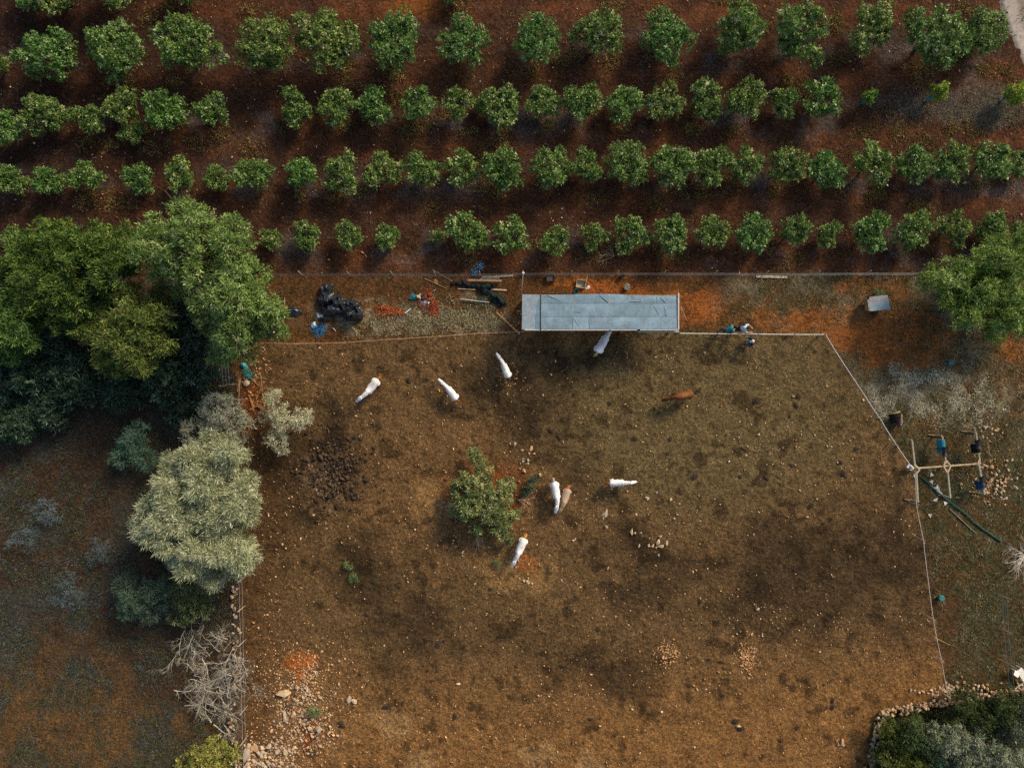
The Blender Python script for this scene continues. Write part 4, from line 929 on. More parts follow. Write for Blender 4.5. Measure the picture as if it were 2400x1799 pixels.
# ------------------------------------------------------------------ fences
def wire_path(pts, z, sag=0.04, n=6):
    P = []
    for (ax, ay), (bx, by) in zip(pts[:-1], pts[1:]):
        for k in range(n):
            t = k/n; p = G(ax+(bx-ax)*t, ay+(by-ay)*t); p[2] += z - sag*math.sin(math.pi*t); P.append(p)
    p = G(*pts[-1]); p[2] += z; P.append(p); return P
def fence(name, label, pts, heights, rad, col, post_r=.03, post_h=1.25, mat='white_rail', wname='tape', lean=(0, 0), group=None, pmat='pole', skip_posts=()):
    kf = (H-max(heights))/H; pts = [(1200+(x_-1200)*kf, 899.5+(y_-899.5)*kf) for x_, y_ in pts]
    t = thing(name, label, 'fence', G(*pts[0]), group)
    for z in heights:
        mb = MB(); mb.c = col; mb.tube(wire_path(pts, z), rad, 6); mb.build(wname, M[mat], t)
    for i, q in enumerate(pts):
        if i in skip_posts: continue
        p = G(*q); mb = MB(); mb.tube([p-(0, 0, .15), p+(lean[0]*.5, lean[1]*.5, post_h*.5), p+(lean[0], lean[1], post_h)], [post_r, post_r*.95, post_r*.85], 8); mb.build('post', M[pmat], t, smooth=True)
    return t
fence('rail_fence', 'straight white rail fence between the shed and the paddock corner', [(1592, 781), (1680, 782), (1775, 783), (1860, 784), (1932, 784)], (1.05,), .035, (1.0, .97, .9), wname='rail')
fence('tape_fence', 'white tape fence slanting from the paddock corner down to the saddle rack', [(1934, 784), (2014, 907), (2062, 980), (2100, 1043), (2140, 1100)], (1.05,), .024, (1.05, 1.1, 1.15))
fence('tape_fence', 'white tape fence running from the saddle rack down to the right stone wall', [(2143, 1104), (2146, 1180), (2162, 1265), (2186, 1450), (2205, 1545), (2222, 1632)], (1.05,), .02, (.95, .9, .85))
fence('rope_fence', 'orange-tinted rope fence between the rubbish yard and the paddock', [(556, 803), (690, 805), (800, 803), (935, 794), (1030, 788), (1120, 781), (1222, 777)], (1.0,), .018, (.85, .5, .3), post_r=.025)
fence('wire_fence', 'thin grey wire fence along the south edge of the orchard', [(585, 641), (700, 641), (814, 642), (916, 642), (1018, 643), (1124, 642), (1226, 640), (1340, 640), (1450, 640), (1560, 640), (1680, 640), (1800, 641), (1920, 641), (2040, 640), (2160, 640)], (1.1, .75, .4), .007, (.6, .6, .62), post_r=.032, post_h=1.25, mat='wire', wname='wire', lean=(.0, .14))
ft = fence('netting_fence', 'pale netting fence standing along the left stone wall', [(560, 1362), (561, 1430), (563, 1510), (564, 1590), (566, 1670), (568, 1740), (570, 1800)], (.95, .5), .012, (1.5, 1.5, 1.45), post_r=.035, mat='wire', wname='wire')
mb = MB(); mb.c = (1.4, 1.4, 1.35)
for k in range(60):
    y_ = 1362+k*7.3; p = G(560+(y_-1362)*.0228, y_); mb.tube([p+(rsh.normal()*.03, 0, 0), p+(rsh.normal()*.03, 0, .95)], [.004, .004], 4, cap=False)
put(mb.build('netting', M['wire'], ft), kind='stuff')
fence('wire_fence', 'faint blue wire fence at the far right above the white chair', [(2360, 1400), (2364, 1480), (2372, 1560), (2378, 1622)], (.9, .5), .010, (.5, .9, 1.0), post_r=.02, mat='wire', wname='wire')

gate = thing('wire_gate', 'wire gate with two wooden bars at the paddock corner under the trees', 'gate', G(520, 850))
for (xa, ya, xb, yb) in ((517, 801, 556, 795), (518, 903, 553, 900)):
    mb = MB(); a = W(xa, ya, 1.0); b = W(xb, yb, 1.0); mb.tube([a, b], [.04, .035], 8); mb.build('bar', M['plank'], gate, smooth=True)
for k, dx in enumerate((0, 8, 15)):
    mb = MB(); mb.c = (.6, .95, 1.2); mb.tube([W(514+dx, 803, 1.0), W(519+dx, 850, .96), W(523+dx, 902, 1.0)], [.012]*3, 5); mb.build('wire', M['wire'], gate)
for xa, ya in ((516, 802), (521, 904), (553, 797)):
    p = W(xa, ya, .5); mb = MB(); mb.tube([(p[0], p[1], gh(p[0], p[1])-.1), (p[0], p[1], 1.05)], [.045, .04], 8); mb.build('post', M['pole'], gate, smooth=True)

# ------------------------------------------------------------------ loose poles, planks and boards
def stick(name, label, a, b, r1=.03, z=.05, mat='plank', col=(1, 1, 1), flat=False, cat='pole', group=None):
    p = G(*a)+(0, 0, z); q = G(*b)+(0, 0, z); mb = MB(); mb.c = col
    if flat: mb.beam(p, q, r1*2, .04, .95)
    else: mb.tube([p, (p*2+q)/3+(0, 0, .012), (p+q*2)/3-(0, 0, .006), q], [r1, r1*.97, r1*.9, r1*.8], 7)
    return put(mb.build(name, M[mat], None, (p+q)/2-(0, 0, z)), label, cat, group)
S = stick
S('pole', 'upper of two thin poles lying left of the black netting', (1012, 632), (1060, 659), .025)
S('pole', 'lower of two thin poles lying left of the black netting', (995, 653), (1046, 676), .025)
S('plank', 'longest grey plank lying north-west of the shed', (1129, 649), (1203, 646), .06, flat=True, mat='pole', cat='plank')
S('plank', 'tan plank along the top of the black netting', (1097, 657), (1176, 659), .07, z=.22, flat=True, cat='plank')
S('plank', 'thin grey plank between the two long planks by the shed', (1125, 653), (1170, 652), .03, flat=True, mat='pole', cat='plank')
S('pole', 'pale pole poking out left under the black netting', (1073, 677), (1114, 679), .03, mat='pole', col=(1.2, 1.15, 1.05))
S('plank', 'short pale plank poking out right of the black netting', (1151, 678), (1188, 680), .05, flat=True, mat='pole', col=(1.3, 1.25, 1.15), cat='plank')
S('pole', 'white pole lying on the teal net scrap', (1078, 701), (1147, 709), .026, z=.16, mat='white_rail')
S('pole', 'thin tan pole crossing the white pole', (1077, 696), (1104, 703), .022)
S('plank', 'brown plank lying diagonally beside the west end of the shed', (1164, 732), (1218, 783), .055, flat=True, col=(1.2, .95, .8), cat='plank')
S('stake', 'reddish stake beside the blue twine', (1124, 631), (1122, 650), .035, col=(1.1, .7, .55), cat='stake')
S('pole', 'longer of two poles leaning at the east end of the shed', (1592, 718), (1605, 752), .022, z=.4, mat='pole')
S('pole', 'shorter of two poles leaning at the east end of the shed', (1592, 722), (1600, 754), .022, z=.3, col=(1.2, 1, .8))
S('beam', 'grey squared beam lying along the wire fence east of the shed', (1772, 648), (1844, 650), .08, flat=True, mat='pole', col=(1.2, 1.2, 1.15), cat='beam')
S('pole', 'thin straw-coloured cane leaning across the lower right tape fence', (2179, 1486), (2218, 1506), .022, z=.4, mat='plank', col=(1.2, 1.05, .6))
S('pole', 'greenish pole lying below the saddle rack', (2224, 1192), (2286, 1250), .03, mat='pole', col=(.7, .9, .85))
S('pole', 'short upright cane right of the black saddle on the rack', (2301, 1033), (2308, 1066), .018, z=.5, mat='pole')
S('stick', 'stick lying across the netting fence near the bottom edge', (551, 1757), (568, 1741), .03, mat='dead', col=(1.1, .9, .6), cat='stick')
S('stick', 'stick lying across the top of the netting fence', (541, 1400), (557, 1390), .03, mat='dead', col=(1.2, 1.1, .8), cat='stick')
S('stick', 'stick lying across the middle of the netting fence', (546, 1516), (559, 1504), .035, mat='dead', col=(1.3, 1.05, .75), cat='stick')
S('cane', 'cane lying below the blue pipe in the rubbish yard', (663, 754), (682, 793), .018, cat='cane')
S('stick', 'short stick below the black tarpaulin', (829, 769), (839, 781), .018, mat='dead', col=(1.3, 1.1, .8), cat='stick')
S('cane', 'long thin cane lying right of the debris corner', (609, 873), (616, 918), .014, mat='dead', col=(1, .8, .5), cat='cane')
S('plank', 'leftmost upright plank in the debris below the wire gate', (560, 888), (556, 918), .05, flat=True, mat='plank', col=(.7, .7, .7), cat='plank')
S('pole', 'long pole in the debris below the wire gate', (562, 888), (558, 942), .03, mat='plank')
S('pole', 'pole slanting right from the brown boulder', (579, 877), (604, 903), .025, mat='plank')
S('pole', 'short pole pointing right beside the brown boulder', (591, 890), (608, 886), .03, mat='plank', col=(1.1, 1, .6))
S('plank', 'flat brown board above the brown boulder by the gate', (586, 855), (602, 845), .1, flat=True, mat='plank', col=(.8, .75, .65), cat='plank')
S('plank', 'brown plank among the dead branches in the paddock corner', (586, 935), (595, 957), .07, flat=True, mat='plank', col=(1, .7, .45), cat='plank')
S('plank', 'narrow brown plank pointing right among the dead branches', (600, 951), (622, 960), .05, flat=True, mat='plank', col=(1, .65, .4), cat='plank')
for (x_, y_, lab) in ((1018, 690, 'first'),):
    S('stake', 'small stake beside the orange netting', (1014, 683), (1022, 678), .02, mat='dead', cat='stake')
for i, (x_, y_, a, lab) in enumerate(((2142, 1114, .3, 'left of the saddle rack foot'), (2181, 1112, 1.9, 'between the rack posts'), (2181, 1128, .9, 'under the middle of the rack'), (2191, 1171, 1.0, 'below the middle rail of the rack'), (2214, 1178, .2, 'near the middle foot of the rack'), (2177, 1206, .6, 'lying alone below the saddle rack'))):
    p = G(x_, y_); mb = MB(); mb.c = (1.15, 1.15, 1.1); d = .17; T3 = [p+(d*math.cos(a+k*2.1), d*math.sin(a+k*2.1), .05) for k in range(3)]
    mb.add(T3+[q-(0, 0, .03) for q in T3], [(0, 1, 2), (5, 4, 3), (0, 3, 4, 1), (1, 4, 5, 2), (2, 5, 3, 0)])
    put(mb.build('board_offcut', M['white_rail'], None, p), 'white triangular board offcut '+lab, 'offcut', 'triangular offcuts')

# ------------------------------------------------------------------ crumpled sheets, bags and nets
def sheet(name, label, poly, h, mat, col, seed, cat, amp=None, ridge=.5, step=2.2, z0=.02, group=None, parent=None, holes=0.0, fold=15):
    r = np.random.default_rng(seed); P = np.array(poly, float)
    x0, y0 = P.min(0)-step; x1, y1 = P.max(0)+step
    xs_ = np.arange(x0, x1, step); ys_ = np.arange(y0, y1, step); X, Y = np.meshgrid(xs_, ys_)
    sd_ = poly_sdf(X+(fbm(X, Y, 1/9, 2, seed)-.5)*9, Y+(fbm(X, Y, 1/9, 2, seed+4)-.5)*9, poly)
    ins = sd_ < 0
    a = 1-np.abs(2*fbm(X*.5+Y*.9, (Y*.5-X*.9)*.35, 1/fold, 2, seed)-1); b = 1-np.abs(2*fbm(X*.9-Y*.4, (Y*.9+X*.4)*.4, 1/(fold*.7), 2, seed+9)-1)
    prof = np.clip(-sd_/10, 0, 1)**.6
    Z = z0 + h*prof*(0.25 + ridge*(a**4)+ridge*(b**5)*.7)
    nyy, nxx = X.shape; ids = -np.ones(X.shape, int); Vv = []; k = 0
    Fq = []
    for j in range(nyy):
        for i in range(nxx):
            if ins[j, i]:
                p = G(X[j, i], Y[j, i]); Vv.append((p[0], p[1], p[2]+Z[j, i])); ids[j, i] = k; k += 1
    for j in range(nyy-1):
        for i in range(nxx-1):
            q = (ids[j, i], ids[j+1, i], ids[j+1, i+1], ids[j, i+1])
            if min(q) >= 0 and r.random() >= holes: Fq.append(q)
    Vv = np.array(Vv); mb = MB(); mb.c = col; mb.add(Vv, Fq)
    o = mb.build(name, M[mat], parent, Vv.mean(0)*np.array([1, 1, 0])+np.array([0, 0, Vv[:, 2].min()]) if parent is None else None, smooth=True)
    so = o.modifiers.new('thick', 'SOLIDIFY'); so.thickness = .012; so.offset = -1
    return o if parent is not None else put(o, label, cat, group)
t6 = lambda L: [(600+x/3.685, 450+y/3.685) for x, y in L]
sheet('tarpaulin', 'big crumpled black plastic tarpaulin in the rubbish yard', t6([(570, 800), (630, 785), (690, 795), (665, 870), (735, 875), (760, 925), (830, 925), (885, 945), (940, 1050), (925, 1100), (880, 1125), (790, 1110), (730, 1070), (690, 1060), (645, 1095), (595, 1060), (560, 1010), (545, 930), (530, 890), (560, 840)]), .5, 'tarp', (1, 1.08, 1.2), 1, 'tarpaulin', ridge=1.3, step=1.2, fold=20)
sheet('plastic_bag', 'torn black plastic bag next to the cardboard box', t6([(270, 990), (330, 985), (400, 1010), (425, 1040), (380, 1060), (320, 1085), (250, 1090), (200, 1080), (230, 1055), (275, 1040)]), .3, 'tarp', (1, 1.1, 1.25), 2, 'bag', step=1.6)
sheet('cardboard', 'tan cardboard scrap lying on the black tarpaulin', t6([(680, 985), (725, 975), (730, 1010), (715, 1040), (695, 1020)]), .12, 'cloth', lin(190, 150, 118), 3, 'cardboard', step=1.5, z0=.42)
sheet('plastic_bag', 'white plastic bag above the blue rope', t6([(525, 1040), (545, 1035), (585, 1065), (580, 1085), (530, 1080)]), .3, 'plastic', lin(214, 220, 224), 4, 'bag', step=1.3)
sheet('plastic_bag', 'pale blue-white plastic bag left of the blue rope', t6([(490, 1125), (525, 1120), (525, 1160), (485, 1185), (478, 1160)]), .3, 'plastic', lin(190, 214, 228), 5, 'bag', step=1.3)
sheet('plastic_bag', 'dark rag between the white bag and the blue rope', t6([(535, 1085), (590, 1090), (600, 1130), (540, 1120)]), .25, 'cloth', lin(44, 50, 50), 6, 'bag', step=1.4)
sheet('plastic_bag', 'crumpled whitish bag right of the blue pipe', t6([(148, 1120), (165, 1118), (180, 1140), (215, 1160), (210, 1178), (185, 1175), (150, 1145)]), .3, 'plastic', lin(196, 188, 174), 7, 'bag', step=1.3)
sheet('plastic_bag', 'teal plastic sack in the orange netting heap', t6([(1325, 880), (1370, 865), (1410, 880), (1415, 920), (1380, 935), (1320, 930)]), .3, 'plastic', lin(20, 112, 122), 8, 'bag', step=1.4)
sheet('cardboard', 'cream paper scrap beside the teal sack', t6([(1395, 880), (1430, 885), (1425, 930), (1385, 930)]), .1, 'cloth', lin(206, 176, 140), 9, 'paper', step=1.3, z0=.2)
sheet('plastic_bag', 'grey-blue plastic sheet right of the teal sack', t6([(1420, 930), (1470, 930), (1480, 970), (1440, 1000), (1420, 980)]), .25, 'plastic', lin(104, 122, 142), 10, 'bag', step=1.4)
sheet('plastic_bag', 'small white plastic scrap on the orange netting heap', t6([(1475, 940), (1490, 938), (1497, 970), (1480, 978)]), .15, 'plastic', lin(222, 222, 228), 11, 'bag', step=1.1, z0=.15)
sheet('plastic_bag', 'dark plastic scrap above the orange netting heap', t6([(1425, 890), (1475, 895), (1470, 925), (1425, 925)]), .2, 'tarp', (1.2, 2, 2), 12, 'bag', step=1.3)
sheet('shade_net', 'long dark green shade net spread between the planks', t6([(1680, 770), (1740, 770), (1820, 765), (1840, 780), (2065, 780), (2075, 830), (2000, 845), (2060, 860), (2130, 890), (2165, 910), (2168, 990), (2110, 970), (2050, 960), (1990, 890), (1900, 835), (1830, 830), (1760, 805), (1690, 800)]), .35, 'net', lin(16, 34, 34), 13, 'net', step=1.6, ridge=.9)
sheet('shade_net', 'small teal net scrap under the white pole', t6([(1860, 915), (1950, 905), (2000, 935), (1990, 960), (1900, 945)]), .12, 'net', lin(10, 52, 54), 14, 'net', step=1.4)
sheet('plastic_bag', 'white plastic bag tied to the top bar of the wire gate', [(558, 783), (566, 782), (567, 792), (563, 798), (562, 806), (557, 802), (559, 793)], .3, 'plastic', lin(216, 222, 228), 15, 'bag', step=1.2, z0=.5)
sheet('plastic_bag', 'teal plastic bag in the debris right of the wire gate', [(562, 848), (572, 846), (580, 852), (578, 862), (586, 866), (580, 872), (570, 864), (561, 858)], .3, 'plastic', lin(50, 140, 146), 16, 'bag', step=1.3)
sheet('cardboard', 'brown cardboard scrap under the thin poles', [(1014, 655), (1022, 654), (1026, 661), (1024, 668), (1016, 662)], .15, 'cloth', lin(170, 116, 62), 17, 'cardboard', step=1.3)
sheet('cardboard', 'orange-brown cardboard scrap near the diagonal plank', [(1136, 748), (1141, 745), (1143, 755), (1135, 758)], .12, 'cloth', lin(176, 112, 62), 18, 'cardboard', step=1.2)
def tangle(name, label, blobs, n, L, rad, col, seed, mat='net', cat='rope', h=.15, cv=.35):
    r = np.random.default_rng(seed); mb = MB()
    for k in range(n):
        bx, by, sx_, sy_ = blobs[r.integers(0, len(blobs))]; p = G(bx+r.normal()*sx_, by+r.normal()*sy_)+(0, 0, r.uniform(.02, h)); d = unit(r.normal(size=3)); P = [p]
        for q in range(6):
            d = unit(d+r.normal(size=3)*.8); z = P[-1]+d*L/6; z[2] = np.clip(z[2], gh(z[0], z[1])+.01, gh(z[0], z[1])+h); P.append(z)
        mb.c = np.array(col)*r.uniform(1-cv, 1+cv); mb.tube(P, rad, 4, cap=False)
    o = mb.build(name, M[mat]); return put(o, label, cat)
tangle('rope', 'tangle of bright blue rope below the white bags', [(749, 772, 6, 3.5)], 60, .6, .012, lin(60, 140, 190), 1)
tangle('twine', 'clump of pale blue twine by the reddish stake', [(1113, 638, 3.5, 5), (1126, 624, 2, 3)], 50, .4, .012, lin(96, 160, 200), 2)
tangle('plastic_netting', 'shredded orange plastic netting, left heap in the rubbish yard', [(920, 729, 14, 5), (900, 722, 12, 4), (935, 735, 7, 4), (890, 730, 20, 7)], 110, .4, .014, lin(196, 96, 44), 3, cat='netting')
tangle('plastic_netting', 'shredded red-orange plastic netting, right heap in the rubbish yard', [(1015, 722, 6, 8), (1010, 705, 6, 5), (1018, 732, 6, 4), (1005, 690, 3, 5), (990, 715, 16, 9)], 120, .4, .014, lin(186, 78, 44), 4, cat='netting')
tangle('cord', 'teal cord scraps hanging below the teal bag by the gate', [(576, 870, 4, 5), (585, 880, 3, 4)], 40, .5, .012, lin(54, 150, 150), 5, cat='cord')
hs = np.random.default_rng(9); mb = MB(); mb.c = lin(30, 92, 84)
P = [G(x_, y_)+(0, 0, .06+.03*hs.random()) for x_, y_ in ((2153, 1116), (2165, 1124), (2178, 1136), (2195, 1152), (2212, 1166), (2235, 1184), (2258, 1200), (2280, 1222), (2300, 1238), (2325, 1255), (2345, 1268))]
mb.tube(P, .045, 7); put(mb.build('green_net_roll', M['net']), 'rolled green net lying diagonally below the saddle rack', 'net')
sheet('plastic_bag', 'greyish plastic sheet under the middle of the saddle rack', [(2182, 1140), (2192, 1138), (2200, 1132), (2202, 1145), (2206, 1158), (2196, 1155), (2186, 1148)], .2, 'plastic', lin(140, 150, 160), 19, 'bag', step=1.4)

# ------------------------------------------------------------------ buckets, boxes, pipes
def bucket(label, px_, py_, r_, h, col, name='bucket', lid=False):
    g = G(px_, py_); t = thing(name, label, 'bucket', g)
    mb = MB(); mb.c = col; mb.lathe(g, [(r_*.82, 0), (r_, h), (r_*1.06, h), (r_*1.06, h-.02), (r_*.99, h-.02)] if lid else [(r_*.82, 0), (r_, h), (r_*1.07, h), (r_*1.07, h+.015), (r_*.92, h+.012), (r_*.76, .02)], 20); mb.build('body', M['plastic'], t, smooth=False)
    mb = MB(); mb.c = np.array(col)*.8
    P = [g+(r_*1.08*math.cos(a), .02+r_*.9*math.sin(a)*.6, h-.02+(.05 if 0 < a < 3.1 else 0)) for a in np.linspace(0, math.pi, 9)]; mb.tube(P, .006, 5); mb.build('handle', M['wire'], t)
    if lid: mb = MB(); mb.c = np.array(col)*1.12; mb.lathe(g, [(r_*1.08, h-.01), (r_*1.08, h+.015), (r_*.9, h+.03)], 20); mb.build('lid', M['plastic'], t)
bucket('teal bucket touching the back edge of the shed', 1350, 684, .15, .28, lin(36, 118, 128))
bucket('grey-green lidded tub behind the middle of the shed', 1468, 674, .2, .25, lin(96, 108, 98), 'tub', True)
bucket('dark bucket by the wire fence behind the shed', 1458, 646, .14, .3, lin(50, 44, 50))
bucket('teal bucket standing in dry grass right of the paddock corner', 2221, 850, .17, .3, lin(34, 92, 100), lid=True)
bucket('teal lidded bucket beside the lower right tape fence', 2199, 1397, .17, .3, lin(48, 124, 122), lid=True)
bucket('blue bucket with white lid in the shade of the right tree', 2265, 763, .12, .25, lin(70, 165, 190), lid=True)
sheet('sack', 'black sack with cream edge in the shade of the right tree', [(2271, 764), (2278, 762), (2283, 768), (2278, 773), (2273, 770)], .3, 'tarp', (1, 1, 1), 23, 'sack', step=1.2)
def crate(name, label, px_, py_, sx_, sy_, h, col, mat, an_=0, cat='crate', fill=None):
    g = G(px_, py_); t = thing(name, label, cat, g); ca, sa = math.cos(an_), math.sin(an_)
    L = lambda x, y, z: g+np.array([x*ca-y*sa, x*sa+y*ca, z])
    mb = MB(); mb.c = col; mb.beam(L(-sx_/2, 0, .02), L(sx_/2, 0, .02), sy_, .03); mb.build('base', M[mat], t)
    for a, b in (((-sx_/2, -sy_/2), (sx_/2, -sy_/2)), ((-sx_/2, sy_/2), (sx_/2, sy_/2)), ((-sx_/2, -sy_/2), (-sx_/2, sy_/2)), ((sx_/2, -sy_/2), (sx_/2, sy_/2))):
        mb = MB(); mb.c = np.array(col)*sr.uniform(.85, 1.15); mb.beam(L(*a, h/2), L(*b, h/2), .03, h); mb.build('side', M[mat], t)
    if fill is not None: mb = MB(); mb.c = fill; mb.beam(L(-sx_/2+.02, 0, h*.55), L(sx_/2-.02, 0, h*.55), sy_-.04, .02); mb.build('lid', M[mat], t)
    return t
crate('crate', 'dark grey plastic crate behind the west half of the shed', 1290, 652, .52, .42, .3, lin(64, 58, 60), 'plastic', .1, fill=lin(80, 72, 74))
crate('basin', 'pale-rimmed open basin behind the shed with a stick at its corner', 1361, 666, .58, .5, .26, lin(176, 164, 140), 'plastic', -.15, 'basin')
S('stick', 'pale stick standing at the corner of the open basin', (1373, 661), (1376, 647), .022, z=.3, mat='pole', col=(1.3, 1.25, 1), cat='stick')
sheet('plastic_bag', 'small white plastic scraps right of the open basin', [(1372, 672), (1380, 670), (1383, 676), (1374, 679)], .15, 'plastic', lin(210, 206, 206), 24, 'bag', step=1.1)
crate('cardboard_box', 'open cardboard box at the edge of the left trees', 659, 725, .78, .5, .35, lin(168, 132, 84), 'cloth', -.12, 'box', fill=lin(140, 104, 60))
S('stake', 'short tan stake standing behind the cardboard box', (669, 716), (668, 698), .04, z=.2, cat='stake')
S('pipe', 'pale blue plastic pipe under the edge of the left trees', (628, 742), (633, 782), .12, z=.1, mat='plastic', col=lin(110, 150, 176), cat='pipe')
S('pipe', 'white plastic pipe piece in the orange netting', (951, 735), (964, 724), .045, z=.2, mat='plastic', col=lin(212, 214, 220), cat='pipe')
S('pipe', 'short white tube piece right of the blue rope', (780, 768), (787, 776), .03, mat='plastic', col=lin(220, 220, 220), cat='pipe')
def jug(label, px_, py_, col):
    g = G(px_, py_); t = thing('jug', label, 'jug', g); mb = MB(); mb.c = col; mb.lathe(g, [(.10, 0), (.13, .03), (.13, .22), (.07, .3), (.035, .32), (.035, .37)], 14, 1.0, .8); mb.build('body', M['plastic'], t, smooth=True)
    mb = MB(); mb.c = lin(60, 90, 140); mb.lathe(g, [(.04, .365), (.04, .395), (.03, .4)], 10); mb.build('cap', M['plastic'], t)
jug('white plastic jug at the foot of the blue pipe', 640, 779, lin(220, 220, 214))
jug('grey-blue jug below the left trees, left of the white jug', 605, 781, lin(110, 134, 160))
en = thing('fence_energiser', 'small white box with blue panel by the rack end of the tape fence', 'box', G(2125, 1093))
g = G(2125, 1093); mb = MB(); mb.c = (1.3, 1.3, 1.3); mb.beam(g+(-.16, .13, .3), g+(.16, -.13, .3), .30, .12); mb.build('housing', M['white_rail'], en)
mb = MB(); mb.c = lin(70, 120, 170); mb.beam(g+(-.08, .065, .365), g+(.08, -.065, .365), .17, .012); mb.build('panel', M['plastic'], en)
mb = MB(); mb.tube([g-(0, 0, .1), g+(0, 0, .26)], [.025, .025], 8); mb.build('stake', M['wire'], en)

# white garden chair, lower right
ch = thing('chair', 'white plastic garden chair tipped beside the lower right wall', 'chair', G(2384, 1577)); g0 = G(2384, 1577); an = math.radians(-55)
CL = lambda x, y, z: g0+np.array([x*math.cos(an)-y*math.sin(an), x*math.sin(an)+y*math.cos(an), z])
mb = MB(); mb.c = (1.35, 1.38, 1.42); mb.beam(CL(-.52, .06, .46), CL(.42, .06, .46), .44, .03); mb.build('seat', M['white_rail'], ch)
mb = MB(); mb.c = (1.35, 1.38, 1.42); mb.beam(CL(-.50, -.12, .52), CL(-.40, -.42, .62), .34, .03); mb.build('armrest', M['white_rail'], ch)
mb = MB(); mb.c = (1.2, 1.15, 1.05); mb.beam(CL(.40, -.15, .42), CL(.40, -.5, .42), .04, .04); mb.beam(CL(.14, -.5, .42), CL(.42, -.5, .42), .04, .04); mb.build('back_frame', M['white_rail'], ch)
mb = MB(); mb.c = (1, .6, .25); mb.beam(CL(.02, -.32, .30), CL(.20, -.32, .30), .26, .04); mb.build('cushion', M['plank'], ch)
for x_, y_ in ((-.45, .24), (-.45, -.12), (.36, .24), (.36, -.12)):
    mb = MB(); mb.c = (1.3, 1.3, 1.3); mb.beam(CL(x_, y_, -.03), CL(x_, y_, .45), .045, .045); mb.build('leg', M['white_rail'], ch)

# ------------------------------------------------------------------ saddle rack
rack = thing('saddle_rack', 'pale timber saddle rack of one long beam with six side rails', 'rack', G(2220, 1095))
ZK = 1.0
def rail(a, b, w_=.095, name='rail', col=(1, 1, 1), h=.09, z=ZK, zb=None):
    mb = MB(); mb.c = col; mb.beam(W(*a, z), W(*b, z if zb is None else zb), w_, h, .95); mb.build(name, M['pole'], rack)
rail((2146, 1097), (2298, 1086), .10, 'main_beam', (1.25, 1.15, .95))
arms = [((2144, 1092), (2137, 1031)), ((2147, 1103), (2151, 1176)), ((2217, 1086), (2208, 1022)), ((2220, 1098), (2227, 1166)), ((2296, 1082), (2287, 1013)), ((2294, 1090), (2307, 1158))]
for k, (a, b) in enumerate(arms):
    rail(a, b, .12, 'side_rail', (.95, 1.0, 1.0) if k % 2 else (.9, .92, .9), .1, ZK-.0055*(k+1)-.1)
    mb = MB(); p = W(*b, ZK-.15); g = gh(p[0], p[1]); mb.beam((p[0], p[1], g-.05), (p[0], p[1], ZK-.16), .09, .09); mb.build('post', M['pole'], rack)
    if k in (1, 2, 3, 4, 5):
        q = G(*( (b[0]-3, b[1]) )); mb = MB(); mb.c = (.75, .68, .55); dx = .5
        mb.beam((p[0]-dx*(.6 if k == 3 else .9), p[1]+.06, g+.06), (p[0]+dx, p[1]-.09, g+.06), .07, .07); mb.build('foot', M['pole'], rack)
for nx_, ny_ in ((2148, 1097), (2219, 1091), (2296, 1087)):
    p = W(nx_, ny_, .5); g = gh(p[0], p[1]); mb = MB(); mb.beam((p[0], p[1], g-.1), (p[0], p[1], ZK-.06), .12, .12); mb.build('post', M['pole'], rack)
for a, b in (((2143, 1087), (2155, 1099)), ((2155, 1100), (2147, 1112)), ((2217, 1078), (2228, 1090)), ((2216, 1079), (2212, 1093)), ((2212, 1093), (2220, 1106)), ((2228, 1092), (2222, 1106)), ((2297, 1073), (2292, 1087)), ((2292, 1087), (2299, 1095))):
    rail(a, b, .10, 'brace', (1.2, 1.12, .98), .03, ZK+.07)

